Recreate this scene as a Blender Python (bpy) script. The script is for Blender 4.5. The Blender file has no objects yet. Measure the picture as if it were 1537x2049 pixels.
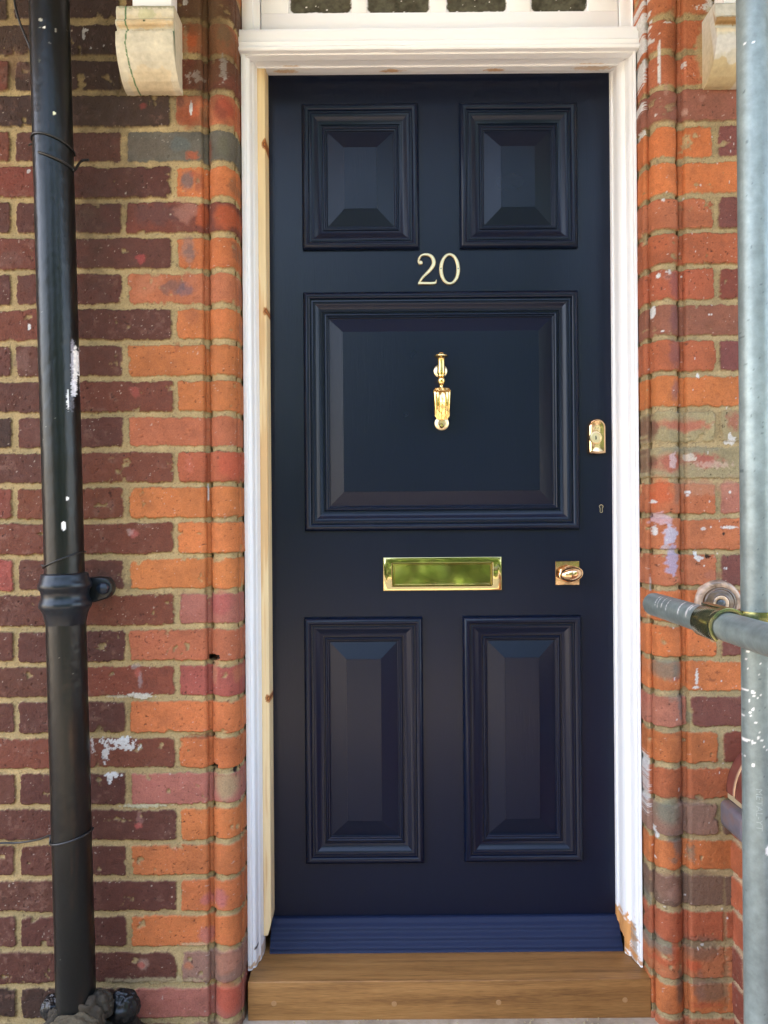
import bpy, bmesh, math, random
import numpy as np
from mathutils import Matrix, Vector
C = bpy.context.scene.collection
rad = math.radians
# ------------------------------------------------------------ camera, sky, sun, exposure
F = 1593.0          # focal length in photo pixels (photo is 1537 x 2049)
DC = 1.87           # camera to door face (door face is the plane y = 0)
H = 1.09            # camera height
S = 0.0078          # small roll of the hand-held camera
def P(px, py, D):
    u = (px-768.5)/F; v = (1024.5-py)/F
    return Vector(((u+v*S)*D, -DC+D, H+(v-u*S)*D))
def PX(px, py, D): return P(px, py, D).x
def PZ(px, py, D): return P(px, py, D).z
cd = bpy.data.cameras.new('camera'); cam = bpy.data.objects.new('camera', cd); C.objects.link(cam)
cd.sensor_fit = 'VERTICAL'; cd.sensor_height = 24; cd.lens = 24*F/2049; cd.clip_start = .05; cd.clip_end = 500
r_ = Vector((1, 0, -S)).normalized(); u_ = Vector((S, 0, 1)).normalized(); b_ = Vector((0, -1, 0))
cam.matrix_world = Matrix(((r_.x, u_.x, b_.x, 0), (r_.y, u_.y, b_.y, -DC), (r_.z, u_.z, b_.z, H), (0, 0, 0, 1)))
bpy.context.scene.camera = cam
SUN_EL, SUN_AZ = 58, -62      # azimuth from +Y (behind the house) towards -X (left)
sd = Vector((math.sin(rad(SUN_AZ))*math.cos(rad(SUN_EL)), math.cos(rad(SUN_AZ))*math.cos(rad(SUN_EL)), math.sin(rad(SUN_EL))))
w = bpy.data.worlds.new("World"); bpy.context.scene.world = w; w.use_nodes = True
nt = w.node_tree; bg = nt.nodes['Background']
sky = nt.nodes.new('ShaderNodeTexSky'); sky.sky_type = 'NISHITA'; sky.sun_disc = False
sky.sun_elevation = rad(SUN_EL); sky.sun_rotation = rad(SUN_AZ); sky.air_density = 1.0; sky.dust_density = 3.0; sky.ozone_density = 1.0
tint = nt.nodes.new('ShaderNodeVectorMath'); tint.operation = 'MULTIPLY'; tint.inputs[1].default_value = (1.10, 1.0, .92)   # camera white balance for open shade
nt.links.new(sky.outputs[0], tint.inputs[0]); nt.links.new(tint.outputs[0], bg.inputs[0]); bg.inputs[1].default_value = 0.15
ld = bpy.data.lights.new('sun', 'SUN'); ld.energy = 3.2; ld.angle = rad(0.5); ld.color = (1, .95, .86)
sun = bpy.data.objects.new('sun', ld); C.objects.link(sun); sun.rotation_euler = sd.to_track_quat('Z', 'Y').to_euler(); sun.location = sd*30
vs = bpy.context.scene.view_settings; vs.view_transform = 'Standard'; vs.look = 'None'; vs.gamma = 1; vs.use_curve_mapping = False
vs.exposure = 3.45
bpy.context.scene.cycles.max_bounces = 8
# ------------------------------------------------------------ helpers
def lin(c):
    c = np.asarray(c, float)/255.0
    return np.where(c <= .04045, c/12.92, ((c+.055)/1.055)**2.4)
def hash2(ix, iy, seed):
    n = (ix.astype(np.int64)*374761393 + iy.astype(np.int64)*668265263 + seed*974634777) & 0xffffffff
    n = ((n ^ (n >> 13))*1274126177) & 0xffffffff
    n = ((n ^ (n >> 16))*2246822519) & 0xffffffff
    return ((n ^ (n >> 15)) & 0xffffff)/float(0xffffff)
def vnoise(x, y, seed=0):
    ix = np.floor(x); iy = np.floor(y); fx = x-ix; fy = y-iy
    fx = fx*fx*(3-2*fx); fy = fy*fy*(3-2*fy)
    a = hash2(ix, iy, seed); b = hash2(ix+1, iy, seed); c = hash2(ix, iy+1, seed); d = hash2(ix+1, iy+1, seed)
    return (a*(1-fx)+b*fx)*(1-fy)+(c*(1-fx)+d*fx)*fy
def fbm(x, y, size, octv=4, seed=0):
    """about -1 .. 1; size in metres"""
    t = np.zeros(np.broadcast(x, y).shape); amp = 1; tot = 0; f = 1/size
    for o in range(octv):
        t += amp*(vnoise(x*f, y*f, seed+o*17)*2-1); tot += amp; amp *= .55; f *= 2.03
    return t/tot*1.4
def sstep(a, b, x):
    t = np.clip((x-a)/(b-a), 0, 1); return t*t*(3-2*t)
def mat(name, col=(.5, .5, .5), rough=.5, metal=0, attr=None, spec=.5, coat=0):
    m = bpy.data.materials.new(name); m.use_nodes = True; b = m.node_tree.nodes['Principled BSDF']
    b.inputs['Base Color'].default_value = (*col, 1); b.inputs['Roughness'].default_value = rough
    b.inputs['Metallic'].default_value = metal; b.inputs['Specular IOR Level'].default_value = spec
    b.inputs['Coat Weight'].default_value = coat
    if attr:
        a = m.node_tree.nodes.new('ShaderNodeAttribute'); a.attribute_name = attr
        m.node_tree.links.new(a.outputs['Color'], b.inputs['Base Color'])
    return m
def N(m, t, **k):
    n = m.node_tree.nodes.new(t)
    for a, v in k.items(): setattr(n, a, v)
    return n
def L(m, a, b): m.node_tree.links.new(a, b)
def coords(m, scale=(1, 1, 1)):
    tc = N(m, 'ShaderNodeTexCoord'); mp = N(m, 'ShaderNodeMapping'); mp.inputs['Scale'].default_value = scale
    L(m, tc.outputs['Object'], mp.inputs['Vector']); return mp.outputs[0]
def noise(m, vec, scale, detail=4, rough=.55):
    n = N(m, 'ShaderNodeTexNoise'); n.inputs['Scale'].default_value = scale; n.inputs['Detail'].default_value = detail
    n.inputs['Roughness'].default_value = rough; L(m, vec, n.inputs['Vector']); return n.outputs[0]
def ramp(m, fac, stops):
    r = N(m, 'ShaderNodeValToRGB'); e = r.color_ramp.elements
    while len(e) < len(stops): e.new(.5)
    for i, (p, c) in enumerate(stops): e[i].position = p; e[i].color = (*c, 1)
    L(m, fac, r.inputs[0]); return r.outputs[0]
def bump(m, fac, dist, strength=1):
    b = N(m, 'ShaderNodeBump'); b.inputs['Distance'].default_value = dist; b.inputs['Strength'].default_value = strength
    L(m, fac, b.inputs['Height']); L(m, b.outputs[0], m.node_tree.nodes['Principled BSDF'].inputs['Normal'])
def bs(m): return m.node_tree.nodes['Principled BSDF']
def mulcol(m, colsock, fac, lo, hi):
    mr = N(m, 'ShaderNodeMapRange'); mr.inputs['From Min'].default_value = .3; mr.inputs['From Max'].default_value = .7
    mr.inputs['To Min'].default_value = lo; mr.inputs['To Max'].default_value = hi; L(m, fac, mr.inputs[0])
    mx = N(m, 'ShaderNodeVectorMath', operation='SCALE'); L(m, colsock, mx.inputs[0]); L(m, mr.outputs[0], mx.inputs['Scale'])
    L(m, mx.outputs[0], bs(m).inputs['Base Color'])
def finish(me, angle=35):
    me.shade_smooth(); me.set_sharp_from_angle(angle=rad(angle))
def link(name, me, m, parent=None):
    o = bpy.data.objects.new(name, me); C.objects.link(o)
    if m: me.materials.append(m)
    if parent:
        o.parent = parent; bpy.context.view_layer.update(); o.matrix_parent_inverse = parent.matrix_world.inverted()
    return o
def tag(o, label=None, cat=None, group=None, kind=None):
    if label: o['label'] = label
    if cat: o['category'] = cat
    if group: o['group'] = group
    if kind: o['kind'] = kind
    return o
def thing(name, label, cat, loc, group=None):
    o = bpy.data.objects.new(name, None); C.objects.link(o); o.location = loc; o.empty_display_size = .05
    bpy.context.view_layer.update()
    return tag(o, label, cat, group)
class MB:
    def __init__(s): s.v = []; s.f = []
    def quad(s, *p):
        n = len(s.v); s.v += [tuple(q) for q in p]; s.f.append(tuple(range(n, n+len(p))))
    def box(s, x0, x1, y0, y1, z0, z1):
        n = len(s.v); s.v += [(x, y, z) for z in (z0, z1) for y in (y0, y1) for x in (x0, x1)]
        for f in ((0, 2, 3, 1), (4, 5, 7, 6), (0, 1, 5, 4), (2, 6, 7, 3), (0, 4, 6, 2), (1, 3, 7, 5)): s.f.append(tuple(n+i for i in f))
    def rings(s, rings, closed=True, cap0=False, cap1=False, loop=False):
        n = len(s.v); k = len(rings[0]); R = len(rings)
        for r in rings: s.v += [tuple(p) for p in r]
        for i in range(R if loop else R-1):
            i2 = (i+1) % R
            for j in range(k if closed else k-1):
                j2 = (j+1) % k
                s.f.append((n+i*k+j, n+i*k+j2, n+i2*k+j2, n+i2*k+j))
        if cap0: s.f.append(tuple(n+j for j in range(k))[::-1])
        if cap1: s.f.append(tuple(n+(R-1)*k+j for j in range(k)))
    def lathe(s, prof, org, axis=(0, 0, 1), n=40, cap=True):
        """prof: (radius, distance along axis)"""
        a = Vector(axis).normalized(); t = a.orthogonal().normalized(); b = a.cross(t); o = Vector(org)
        s.rings([[o+a*h+(t*math.cos(2*math.pi*i/n)+b*math.sin(2*math.pi*i/n))*r for i in range(n)] for r, h in prof], True, cap, cap)
    def tube(s, pts, r, n=10):
        pts = [Vector(p) for p in pts]; R = []
        prev = None
        for i, p in enumerate(pts):
            d = (pts[min(i+1, len(pts)-1)]-pts[max(i-1, 0)]).normalized()
            t = d.orthogonal().normalized() if prev is None else (prev-d*prev.dot(d)).normalized()
            prev = t; b = d.cross(t); rr = r[i] if isinstance(r, (list, tuple)) else r
            R.append([p+(t*math.cos(2*math.pi*k/n)+b*math.sin(2*math.pi*k/n))*rr for k in range(n)])
        s.rings(R, True, True, True)
    def build(s, name, m, parent=None, bevel=0, seg=2, angle=35, weld=True):
        me = bpy.data.meshes.new(name); me.from_pydata(s.v, [], s.f)
        bm = bmesh.new(); bm.from_mesh(me)
        if weld: bmesh.ops.remove_doubles(bm, verts=bm.verts, dist=1e-6)
        bmesh.ops.recalc_face_normals(bm, faces=bm.faces)
        if bevel:
            ed = [e for e in bm.edges if len(e.link_faces) == 2 and e.calc_face_angle(0) > rad(30)]
            bmesh.ops.bevel(bm, geom=ed, offset=bevel, segments=seg, profile=.5, affect='EDGES', clamp_overlap=True)
        bm.to_mesh(me); bm.free(); finish(me, angle)
        return link(name, me, m, parent)
def grid_mesh(name, V, col, m, parent=None, caps=(), angle=40, flip=False):
    """V: (nu,nv,3) positions; col: (nu,nv,3) linear colour stored as point attribute 'Col'"""
    nu, nv = V.shape[:2]; me = bpy.data.meshes.new(name)
    idx = np.arange(nu*nv).reshape(nu, nv)
    q = np.stack([idx[:-1, :-1], idx[1:, :-1], idx[1:, 1:], idx[:-1, 1:]], -1).reshape(-1, 4)
    if flip: q = q[:, ::-1]
    loops = list(); nq = len(q)
    capl = [list(c) for c in caps]
    tot = nq*4+sum(len(c) for c in capl)
    me.vertices.add(nu*nv); me.vertices.foreach_set('co', np.ascontiguousarray(V, dtype=np.float32).ravel())
    li = np.concatenate([q.ravel()]+[np.array(c) for c in capl]).astype(np.int32)
    me.loops.add(tot); me.loops.foreach_set('vertex_index', li)
    me.polygons.add(nq+len(capl)); st = list(range(0, nq*4, 4)); p = nq*4
    for c in capl: st.append(p); p += len(c)
    me.polygons.foreach_set('loop_start', np.array(st, dtype=np.int32))
    me.update(calc_edges=True); me.validate()
    a = me.color_attributes.new('Col', 'FLOAT_COLOR', 'POINT')
    cc = np.ones((nu*nv, 4), np.float32); cc[:, :3] = np.clip(col, 0, 1).reshape(-1, 3); a.data.foreach_set('color', cc.ravel())
    me.shade_smooth()
    if angle: me.set_sharp_from_angle(angle=rad(angle))
    return link(name, me, m, parent)
def flat(shape, c): return np.ones(shape+(3,))*np.array(c)
def paint(col, X, Z, spots, D, hgt=None, seed=5, scale=1.0):
    """marks on a surface (paint splashes, patches, chips, painted shade): (px, py, rx, ry, rgb, ragged, alpha[, height]) in photo pixels at depth D"""
    k = D/F
    for i, s in enumerate(spots):
        px, py, rx, ry, rgb, rag, al = s[:7]
        x0 = PX(px, py, D); z0 = PZ(px, py, D); a = rx*k; b = ry*k
        msk = (np.abs(X-x0) < a*2.2+.004) & (np.abs(Z-z0) < b*2.2+.004)
        if not msk.any(): continue
        xs = X[msk]; zs = Z[msk]
        d = np.sqrt(((xs-x0)/a)**2+((zs-z0)/b)**2)+rag*fbm(xs, zs, max(min(a, b)*.8, .002), 3, seed+i*7)
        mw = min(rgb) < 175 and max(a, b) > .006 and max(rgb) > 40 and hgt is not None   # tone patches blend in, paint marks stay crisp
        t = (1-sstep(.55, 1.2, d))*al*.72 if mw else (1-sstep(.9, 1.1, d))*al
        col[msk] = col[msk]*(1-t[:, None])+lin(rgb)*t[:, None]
        if hgt is not None and len(s) > 7: hgt[msk] = hgt[msk]*(1-t)+s[7]*t
    return col
def catmull(pts, n=6, closed=False):
    P_ = [np.array(p, float) for p in pts]; out = []; m = len(P_)
    for i in range(m if closed else m-1):
        g = (lambda j: P_[j % m]) if closed else (lambda j: P_[min(max(j, 0), m-1)])
        a, b, c, d = g(i-1), g(i), g(i+1), g(i+2)
        for k in range(n):
            t = k/n; out.append(.5*((2*b)+(-a+c)*t+(2*a-5*b+4*c-d)*t*t+(-a+3*b-3*c+d)*t**3))
    if not closed: out.append(P_[-1])
    return out
# ------------------------------------------------------------ materials
M = {}
m = M['brick'] = mat('brick_and_mortar', rough=.8, attr='Col', spec=.35); at = m.node_tree.nodes[-1]
v = coords(m); n1 = noise(m, v, 330, 5, .7); n2 = noise(m, v, 60, 5); mulcol(m, at.outputs['Color'], n1, .76, 1.22); bump(m, n1, .0016, .9)
rr = N(m, 'ShaderNodeMapRange'); rr.inputs['To Min'].default_value = .55; rr.inputs['To Max'].default_value = .95; L(m, n2, rr.inputs[0]); L(m, rr.outputs[0], bs(m).inputs['Roughness'])
m = M['stone'] = mat('painted_stone', rough=.75, attr='Col', spec=.3); at = m.node_tree.nodes[-1]
v = coords(m); n1 = noise(m, v, 90, 6); mulcol(m, at.outputs['Color'], n1, .86, 1.1); bump(m, noise(m, v, 260, 4), .001, .7)
m = M['white'] = mat('white_paint', rough=.42, attr='Col', spec=.4); at = m.node_tree.nodes[-1]
v = coords(m, (60, 60, 3)); n1 = noise(m, v, 1.5, 4); mulcol(m, at.outputs['Color'], n1, .985, 1.01); bump(m, n1, .0006, .35)
m = M['white_rail'] = mat('white_rail_paint', rough=.42, attr='Col', spec=.4); at = m.node_tree.nodes[-1]
v = coords(m, (3, 60, 60)); n1 = noise(m, v, 1.5, 4); mulcol(m, at.outputs['Color'], n1, .985, 1.01); bump(m, n1, .0006, .35)
m = M['navy'] = mat('navy_door_paint', (.0018, .0052, .0180), .3, spec=.31)
v = coords(m, (60, 60, 5)); bump(m, noise(m, v, 4, 4), .0006, .45)
n2 = noise(m, coords(m), 5, 3); rr = N(m, 'ShaderNodeMapRange'); rr.inputs['To Min'].default_value = .25; rr.inputs['To Max'].default_value = .33; L(m, n2, rr.inputs[0]); L(m, rr.outputs[0], bs(m).inputs['Roughness'])
m = M['navy_skylit'] = mat('fresh_skylit_navy', (.0045, .0120, .044), .62, spec=.35); bump(m, noise(m, coords(m, (1, 1, 1)), 120, 3), .0002, .3)  # fresh bluer paint, with sky light on the bar put into its colour
m = M['brass_mirror'] = mat('mirror_brass', (.60, .50, .25), .06, 1)
m = M['brass'] = mat('polished_brass', (.80, .57, .22), .12, 1)
v = coords(m); bump(m, noise(m, v, 38, 2), .0006, .25)
m = M['brass_worn'] = mat('satin_brass', (.88, .74, .46), .38, 1)
m = M['bronze'] = mat('reddish_brass', (.82, .54, .30), .16, 1); bump(m, noise(m, coords(m), 60, 2), .0006, .25)
M['steel'] = mat('dull_steel', (.32, .3, .26), .4, 1)
m = M['iron'] = mat('black_gloss_iron', rough=.3, attr='Col', spec=.36); at = m.node_tree.nodes[-1]
v = coords(m); n1 = noise(m, v, 120, 5); mulcol(m, at.outputs['Color'], n1, .8, 1.25); bump(m, noise(m, v, 55, 5), .0016, .5)
m = M['black'] = mat('black_cable', (.012, .012, .012), .45)
m = M['galv'] = mat('galvanised_steel', rough=.42, attr='Col', metal=.35, spec=.5); at = m.node_tree.nodes[-1]
v = coords(m); n1 = noise(m, v, 70, 6, .65); mulcol(m, at.outputs['Color'], n1, .8, 1.15); bump(m, n1, .0008, .4)
m = M['coupler'] = mat('zinc_passivated_coupler', (.40, .40, .19), .22, .9); v = coords(m)
L(m, ramp(m, noise(m, v, 45, 3), [(.3, (.13, .16, .07)), (.5, (.26, .26, .11)), (.7, (.46, .36, .17))]), bs(m).inputs['Base Color']); bump(m, noise(m, v, 90, 3), .001, .4)
m = M['oak'] = mat('oiled_oak', rough=.45, spec=.4)
v = coords(m, (1.3, 30, 22)); n1 = noise(m, v, 2.2, 8, .68)
n2 = noise(m, coords(m, (9, 240, 240)), 3, 4, .6)
mx = N(m, 'ShaderNodeMix', data_type='FLOAT'); mx.inputs[0].default_value = .45; L(m, n1, mx.inputs[2]); L(m, n2, mx.inputs[3])
L(m, ramp(m, mx.outputs[0], [(.30, (.085, .038, .012)), (.41, (.20, .092, .027)), (.52, (.30, .145, .044)), (.68, (.40, .21, .070))]), bs(m).inputs['Base Color']); bump(m, n2, .0006, .4)
m = M['plug'] = mat('oak_plug_end_grain', (.34, .18, .07), .6)
m = M['pine'] = mat('bare_pine', rough=.55, attr='Col', spec=.3)
m = M['glass'] = mat('obscured_window_glass', rough=.08, attr='Col', spec=.6)
bump(m, noise(m, coords(m), 140, 3), .002, .5)
m = M['bell'] = mat('varnished_bell', rough=.25, attr='Col', spec=.6); bump(m, noise(m, coords(m), 120, 4), .0015, .6)
m = M['bell_button'] = mat('bell_push_button', (.05, .055, .06), .15)
m = M['glazed'] = mat('glazed_brick', rough=.22, attr='Col', spec=.5); bump(m, noise(m, coords(m), 60, 4), .002, .5)
m = M['ground'] = mat('concrete_ground', rough=.9)
v = coords(m); n1 = noise(m, v, 14, 7, .65); n2 = noise(m, v, .35, 2)
c1 = ramp(m, n1, [(.3, (.22, .175, .12)), (.5, (.36, .295, .21)), (.7, (.48, .40, .30))]); L(m, c1, bs(m).inputs['Base Color']); bump(m, n1, .01, .6)
m = M['leaf'] = mat('hedge_leaf', (.05, .10, .022), .5); oi = N(m, 'ShaderNodeNewGeometry')
L(m, ramp(m, oi.outputs['Random Per Island'], [(0, (.035, .075, .015)), (.5, (.07, .14, .03)), (1, (.12, .20, .05))]), bs(m).inputs['Base Color'])
m = M['bark'] = mat('bark', (.06, .045, .03), .9)
m = M['crumb'] = mat('mortar_crumbs', (.42, .34, .2), .9)
m = M['housebrick'] = mat('house_brick', rough=.85)
tc = N(m, 'ShaderNodeTexCoord'); sp = N(m, 'ShaderNodeSeparateXYZ'); cb = N(m, 'ShaderNodeCombineXYZ'); L(m, tc.outputs['Object'], sp.inputs[0])
ad = N(m, 'ShaderNodeMath', operation='ADD'); L(m, sp.outputs[0], ad.inputs[0]); L(m, sp.outputs[1], ad.inputs[1]); L(m, ad.outputs[0], cb.inputs[0]); L(m, sp.outputs[2], cb.inputs[1])
bt = N(m, 'ShaderNodeTexBrick'); L(m, cb.outputs[0], bt.inputs['Vector'])
for k, val in (('Scale', 1), ('Brick Width', .23), ('Row Height', .0752), ('Mortar Size', .006)): bt.inputs[k].default_value = val
bt.inputs['Color1'].default_value = (.10, .034, .024, 1); bt.inputs['Color2'].default_value = (.17, .06, .035, 1); bt.inputs['Mortar'].default_value = (.32, .25, .13, 1)
L(m, bt.outputs['Color'], bs(m).inputs['Base Color'])
m = M['slate'] = mat('slate_roof', (.06, .065, .075), .6)
# ------------------------------------------------------------ brickwork
DW = 1.68; YF = DW-DC          # wall face plane
CO = .0752                     # course height
Z0 = PZ(230, 44, DW)           # bed joint above course 0
ALB = .61
K_ = dict(D=(112, 60, 46), K=(76, 48, 36), d=(138, 70, 48), R=(154, 74, 54), O=(216, 120, 60), o=(224, 126, 62), T=(202, 114, 70),
          P=(188, 112, 92), p=(176, 86, 72), G=(112, 106, 90), N=(160, 120, 98), n=(134, 104, 84), M=(142, 72, 46), U=(146, 80, 72),
          F=(168, 98, 76), B=(118, 74, 42), X=(176, 156, 116), S=(196, 102, 62))
def brick_wall(name, path, fine, zs, joints, colours, spots, seed, mortar=(184, 161, 110), tidy=1.3, label='', parent=None):
    """path: list of (x, y, effective x); displaced sheet with real brick relief"""
    path = np.array(path); px, py, pe = path.T
    tx = np.gradient(px); ty = np.gradient(py); l = np.hypot(tx, ty)+1e-12
    nx, ny = ty/l, -tx/l        # for a left-to-right path at the front this faces -y
    X, Zg = np.meshgrid(pe, zs, indexing='ij'); RX = np.broadcast_to(px[:, None], X.shape).copy()
    wz = .0022*fbm(X, Zg, .22, 2, seed)+.0010*fbm(X, Zg, .05, 2, seed+1); wx = .0016*fbm(X, Zg, .06, 2, seed+2)
    r = (Z0-(Zg+wz))/CO; kk = np.floor(r).astype(int); fr = (r-kk)*CO
    col = np.zeros(X.shape+(3,)); dist = np.zeros(X.shape)
    rag = (.0018*fbm(X, Zg, .018, 3, seed+3)+.0010*fbm(X, Zg, .0045, 2, seed+4))*tidy
    bid = np.zeros(X.shape); fine1 = fbm(X, Zg, .05, 4, seed+5); fine2 = fbm(X, Zg, .011, 4, seed+6); fine3 = fbm(X, Zg, .0042, 2, seed+8)
    for k in range(kk.min(), kk.max()+1):
        mk = kk == k
        if not mk.any(): continue
        J = np.array(joints(k)); xs = X[mk]+wx[mk]; i = np.searchsorted(J, xs)
        cols = colours(k, len(J)+1)
        rng = random.Random(seed*1000+k)
        cj = []; hj = []
        for c in cols:
            t = rng.uniform(.9, 1.1); cj.append(lin(K_[c])*t*np.array([1, rng.uniform(.94, 1.06), rng.uniform(.93, 1.07)])); hj.append(rng.random())
        # ids
        cj = np.array(cj); lum = cj.mean(1, keepdims=True); cj = cj*.92+lum*.08*np.array([1.0, 1.1, .8]); base = cj[i]
        dl = np.where(i > 0, xs-J[np.clip(i-1, 0, len(J)-1)], 9); dr = np.where(i < len(J), J[np.clip(i, 0, len(J)-1)]-xs, 9)
        hh = np.array(hj)[i]
        dx = np.minimum(dl, dr)-.0062+(hh-.5)*.0025; dz = np.minimum(fr[mk], CO-fr[mk])-.0062+(hh-.5)*.0016
        rad_ = .006; a = np.maximum(rad_-dx, 0); b = np.maximum(rad_-dz, 0)
        dist[mk] = np.minimum(np.minimum(dx, dz), rad_-np.hypot(a, b)); bid[mk] = hh
        dark = np.array([1. if c in 'DKdRMBUn' else 0. for c in cols])[i]
        f1 = fine1[mk]; f2 = fine2[mk]; f3 = fine3[mk]
        t = np.clip(.5+f1*.9+(hh-.5)*.6, 0, 1)*dark
        base = base*(1-.30*t[:, None])+lin((60, 38, 28))*(.34*t[:, None])
        base = base*(1+(.20*f1+.12*f2)[:, None])
        # pale scuffs on the dark bricks, dark pits in the soft orange ones
        sc = sstep(.15, .7, f2+.25*f3)*sstep(-.1, .5, f1+.5*(hh-.4))*dark*.42
        base = base*(1-sc[:, None])+lin((150, 110, 95))*sc[:, None]
        og = sstep(.25, .55, f1*.8+f2*.45)*(1-dark)*.40*(hh > .25)
        base = base*(1-og[:, None])+base*np.array([.74, .66, .72])*og[:, None]
        pit = sstep(.80, .90, f3+.12*f2+.10*f1-.10)*.75*np.where(hh > .4, 1, .4)
        base = base*(1-pit[:, None])+lin((62, 34, 24))*pit[:, None]
        wsp = sstep(1.02, 1.08, -f3+.06*f1)*.6
        base = base*(1-wsp[:, None])+lin((225, 205, 190))*wsp[:, None]
        col[mk] = base
    d = dist+rag
    mask = sstep(-.0007, .0009, d)
    smear = sstep(.42, .62, fbm(X, Zg, .03, 4, seed+9)-np.clip(dist, 0, .02)*45)   # mortar dragged over brick arrises
    mask = mask*(1-.85*smear)
    mc = lin(mortar)*(1+.16*fbm(X, Zg, .05, 4, seed+10)+.16*fine2+.10*fine3)[..., None]
    mt = sstep(.1, .8, fbm(X, Zg, .11, 3, seed+11))*.5; mc = mc*(1-mt[..., None])+lin((176, 158, 112))*mt[..., None]
    mp = sstep(.62, .8, fine3)*.5; mc = mc*(1-mp[..., None])+lin((80, 62, 40))*mp[..., None]
    edge = np.exp(-((d+.0008)/.0011)**2)*.28*sstep(-.2, .3, fine2)
    mc = mc*(1-edge[..., None])+lin((92, 64, 44))*edge[..., None]
    col = col*mask[..., None]+mc*(1-mask[..., None])
    hgt = mask*(.0040+.0034*(bid-.5))+.0006*fine2*mask+.0007*fbm(X, Zg, .012, 3, seed+12)*(1-mask)+.0012*fbm(X, Zg, .07, 2, seed+13)*mask
    hgt -= .0016*sstep(.80, .92, fine3+.12*fine2)*mask
    col *= ALB
    sp = [(s[0], s[1], s[2], s[3], s[4], s[5], s[6])+tuple(s[7:]) for s in spots]
    cs = col/ALB; paint(cs, RX, Zg, sp, DW, hgt, seed); col = cs*ALB
    V = np.stack([px[:, None]+nx[:, None]*hgt, py[:, None]+ny[:, None]*hgt, Zg], -1)
    return grid_mesh(name, V, col, M['brick'], parent, angle=0)
def arange(a, b, st): return list(np.linspace(a, b, max(2, int(round((b-a)/st))+1)))[:-1]
zs = np.array(arange(-.06, .0, .004)+arange(.0, 2.2, .0017)+arange(2.2, 2.32, .008)+arange(2.32, 2.9, .02)+[2.9])
def corner_path(side, xr, xroll):
    """plan of the moulded brick reveal, in mirrored coordinates (outside = negative), left side; returns left-to-right for the left wall"""
    # work outward->inward with x measured so that the opening is at +x
    pts = []
    r = .025; cx = xroll-r; cy = YF+.022
    q1 = cx-r
    for x in arange(-1.3, -.84, .01): pts.append((x, YF))
    for x in arange(-.84, q1-.016, .0017): pts.append((x, YF))
    # quirk
    for t in np.linspace(0, 1, 6): pts.append((q1-.016+.003*t, YF+.010*t))
    for t in np.linspace(.2, 1, 5): pts.append((q1-.013+.008*t, YF+.010+.003*t))
    for a in np.linspace(205, 0, 34):
        if a > 200: continue
        pts.append((cx+r*math.cos(rad(a)), cy-r*math.sin(rad(a))))
    for a in np.linspace(-5, -38, 7): pts.append((cx+r*math.cos(rad(a)), cy-r*math.sin(rad(a))))
    lx, ly = pts[-1]
    for t in np.linspace(.15, 1, 6): pts.append((lx+(xr-.0015-lx)*t, ly-.006*t))
    ly = pts[-1][1]
    for y in list(np.linspace(ly+.003, -.115, 18))+[-.09, -.05, 0, .06]: pts.append((xr, y))
    for t in np.linspace(.2, 1, 5): pts.append((xr+.12*t, .06))
    return pts
def with_eff(pts, mirror=False):
    out = []; e = None
    for i, (x, y) in enumerate(pts):
        if e is None: e = x
        else: e += math.hypot(x-pts[i-1][0], y-pts[i-1][1])
        out.append((x, y, e))
    return out
XA, XB = PX(353, 1024, DW), PX(254, 1024, DW)
LQ = {-1: 'KKB', 0: 'KKT', 1: 'dKM', 2: 'KKT', 3: 'dDG', 4: 'RDO', 5: 'DDd', 6: 'dDO', 7: 'DDT', 8: 'dDO', 9: 'DDO', 10: 'DdO', 11: 'KDT', 12: 'DdS',
      13: 'RMo', 14: 'ddo', 15: 'pDo', 16: 'DdP', 17: 'DDT', 18: 'DRp', 19: 'DDO', 20: 'ddO', 21: 'DDP', 22: 'DDo', 23: 'DDO', 24: 'DDO', 25: 'DDo', 26: 'DDN', 27: 'KKP', 28: 'KDN'}
def jl(k):
    o = [XA, XA-.230, XA-.460, XA-.69] if k % 2 == 0 else [XB, XB-.235, XB-.465, XB-.70]
    return sorted(o)
def cl(k, n):
    if k in LQ: a = LQ[k]; return ['D']*(n-3)+list(a)
    rg = random.Random(k*7); return [rg.choice('DKdD') for _ in range(n-1)]+[rg.choice('OTOM')]
W = (238, 236, 232); MO = (190, 168, 116); GR = (116, 114, 98); PK = (190, 92, 78)
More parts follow.
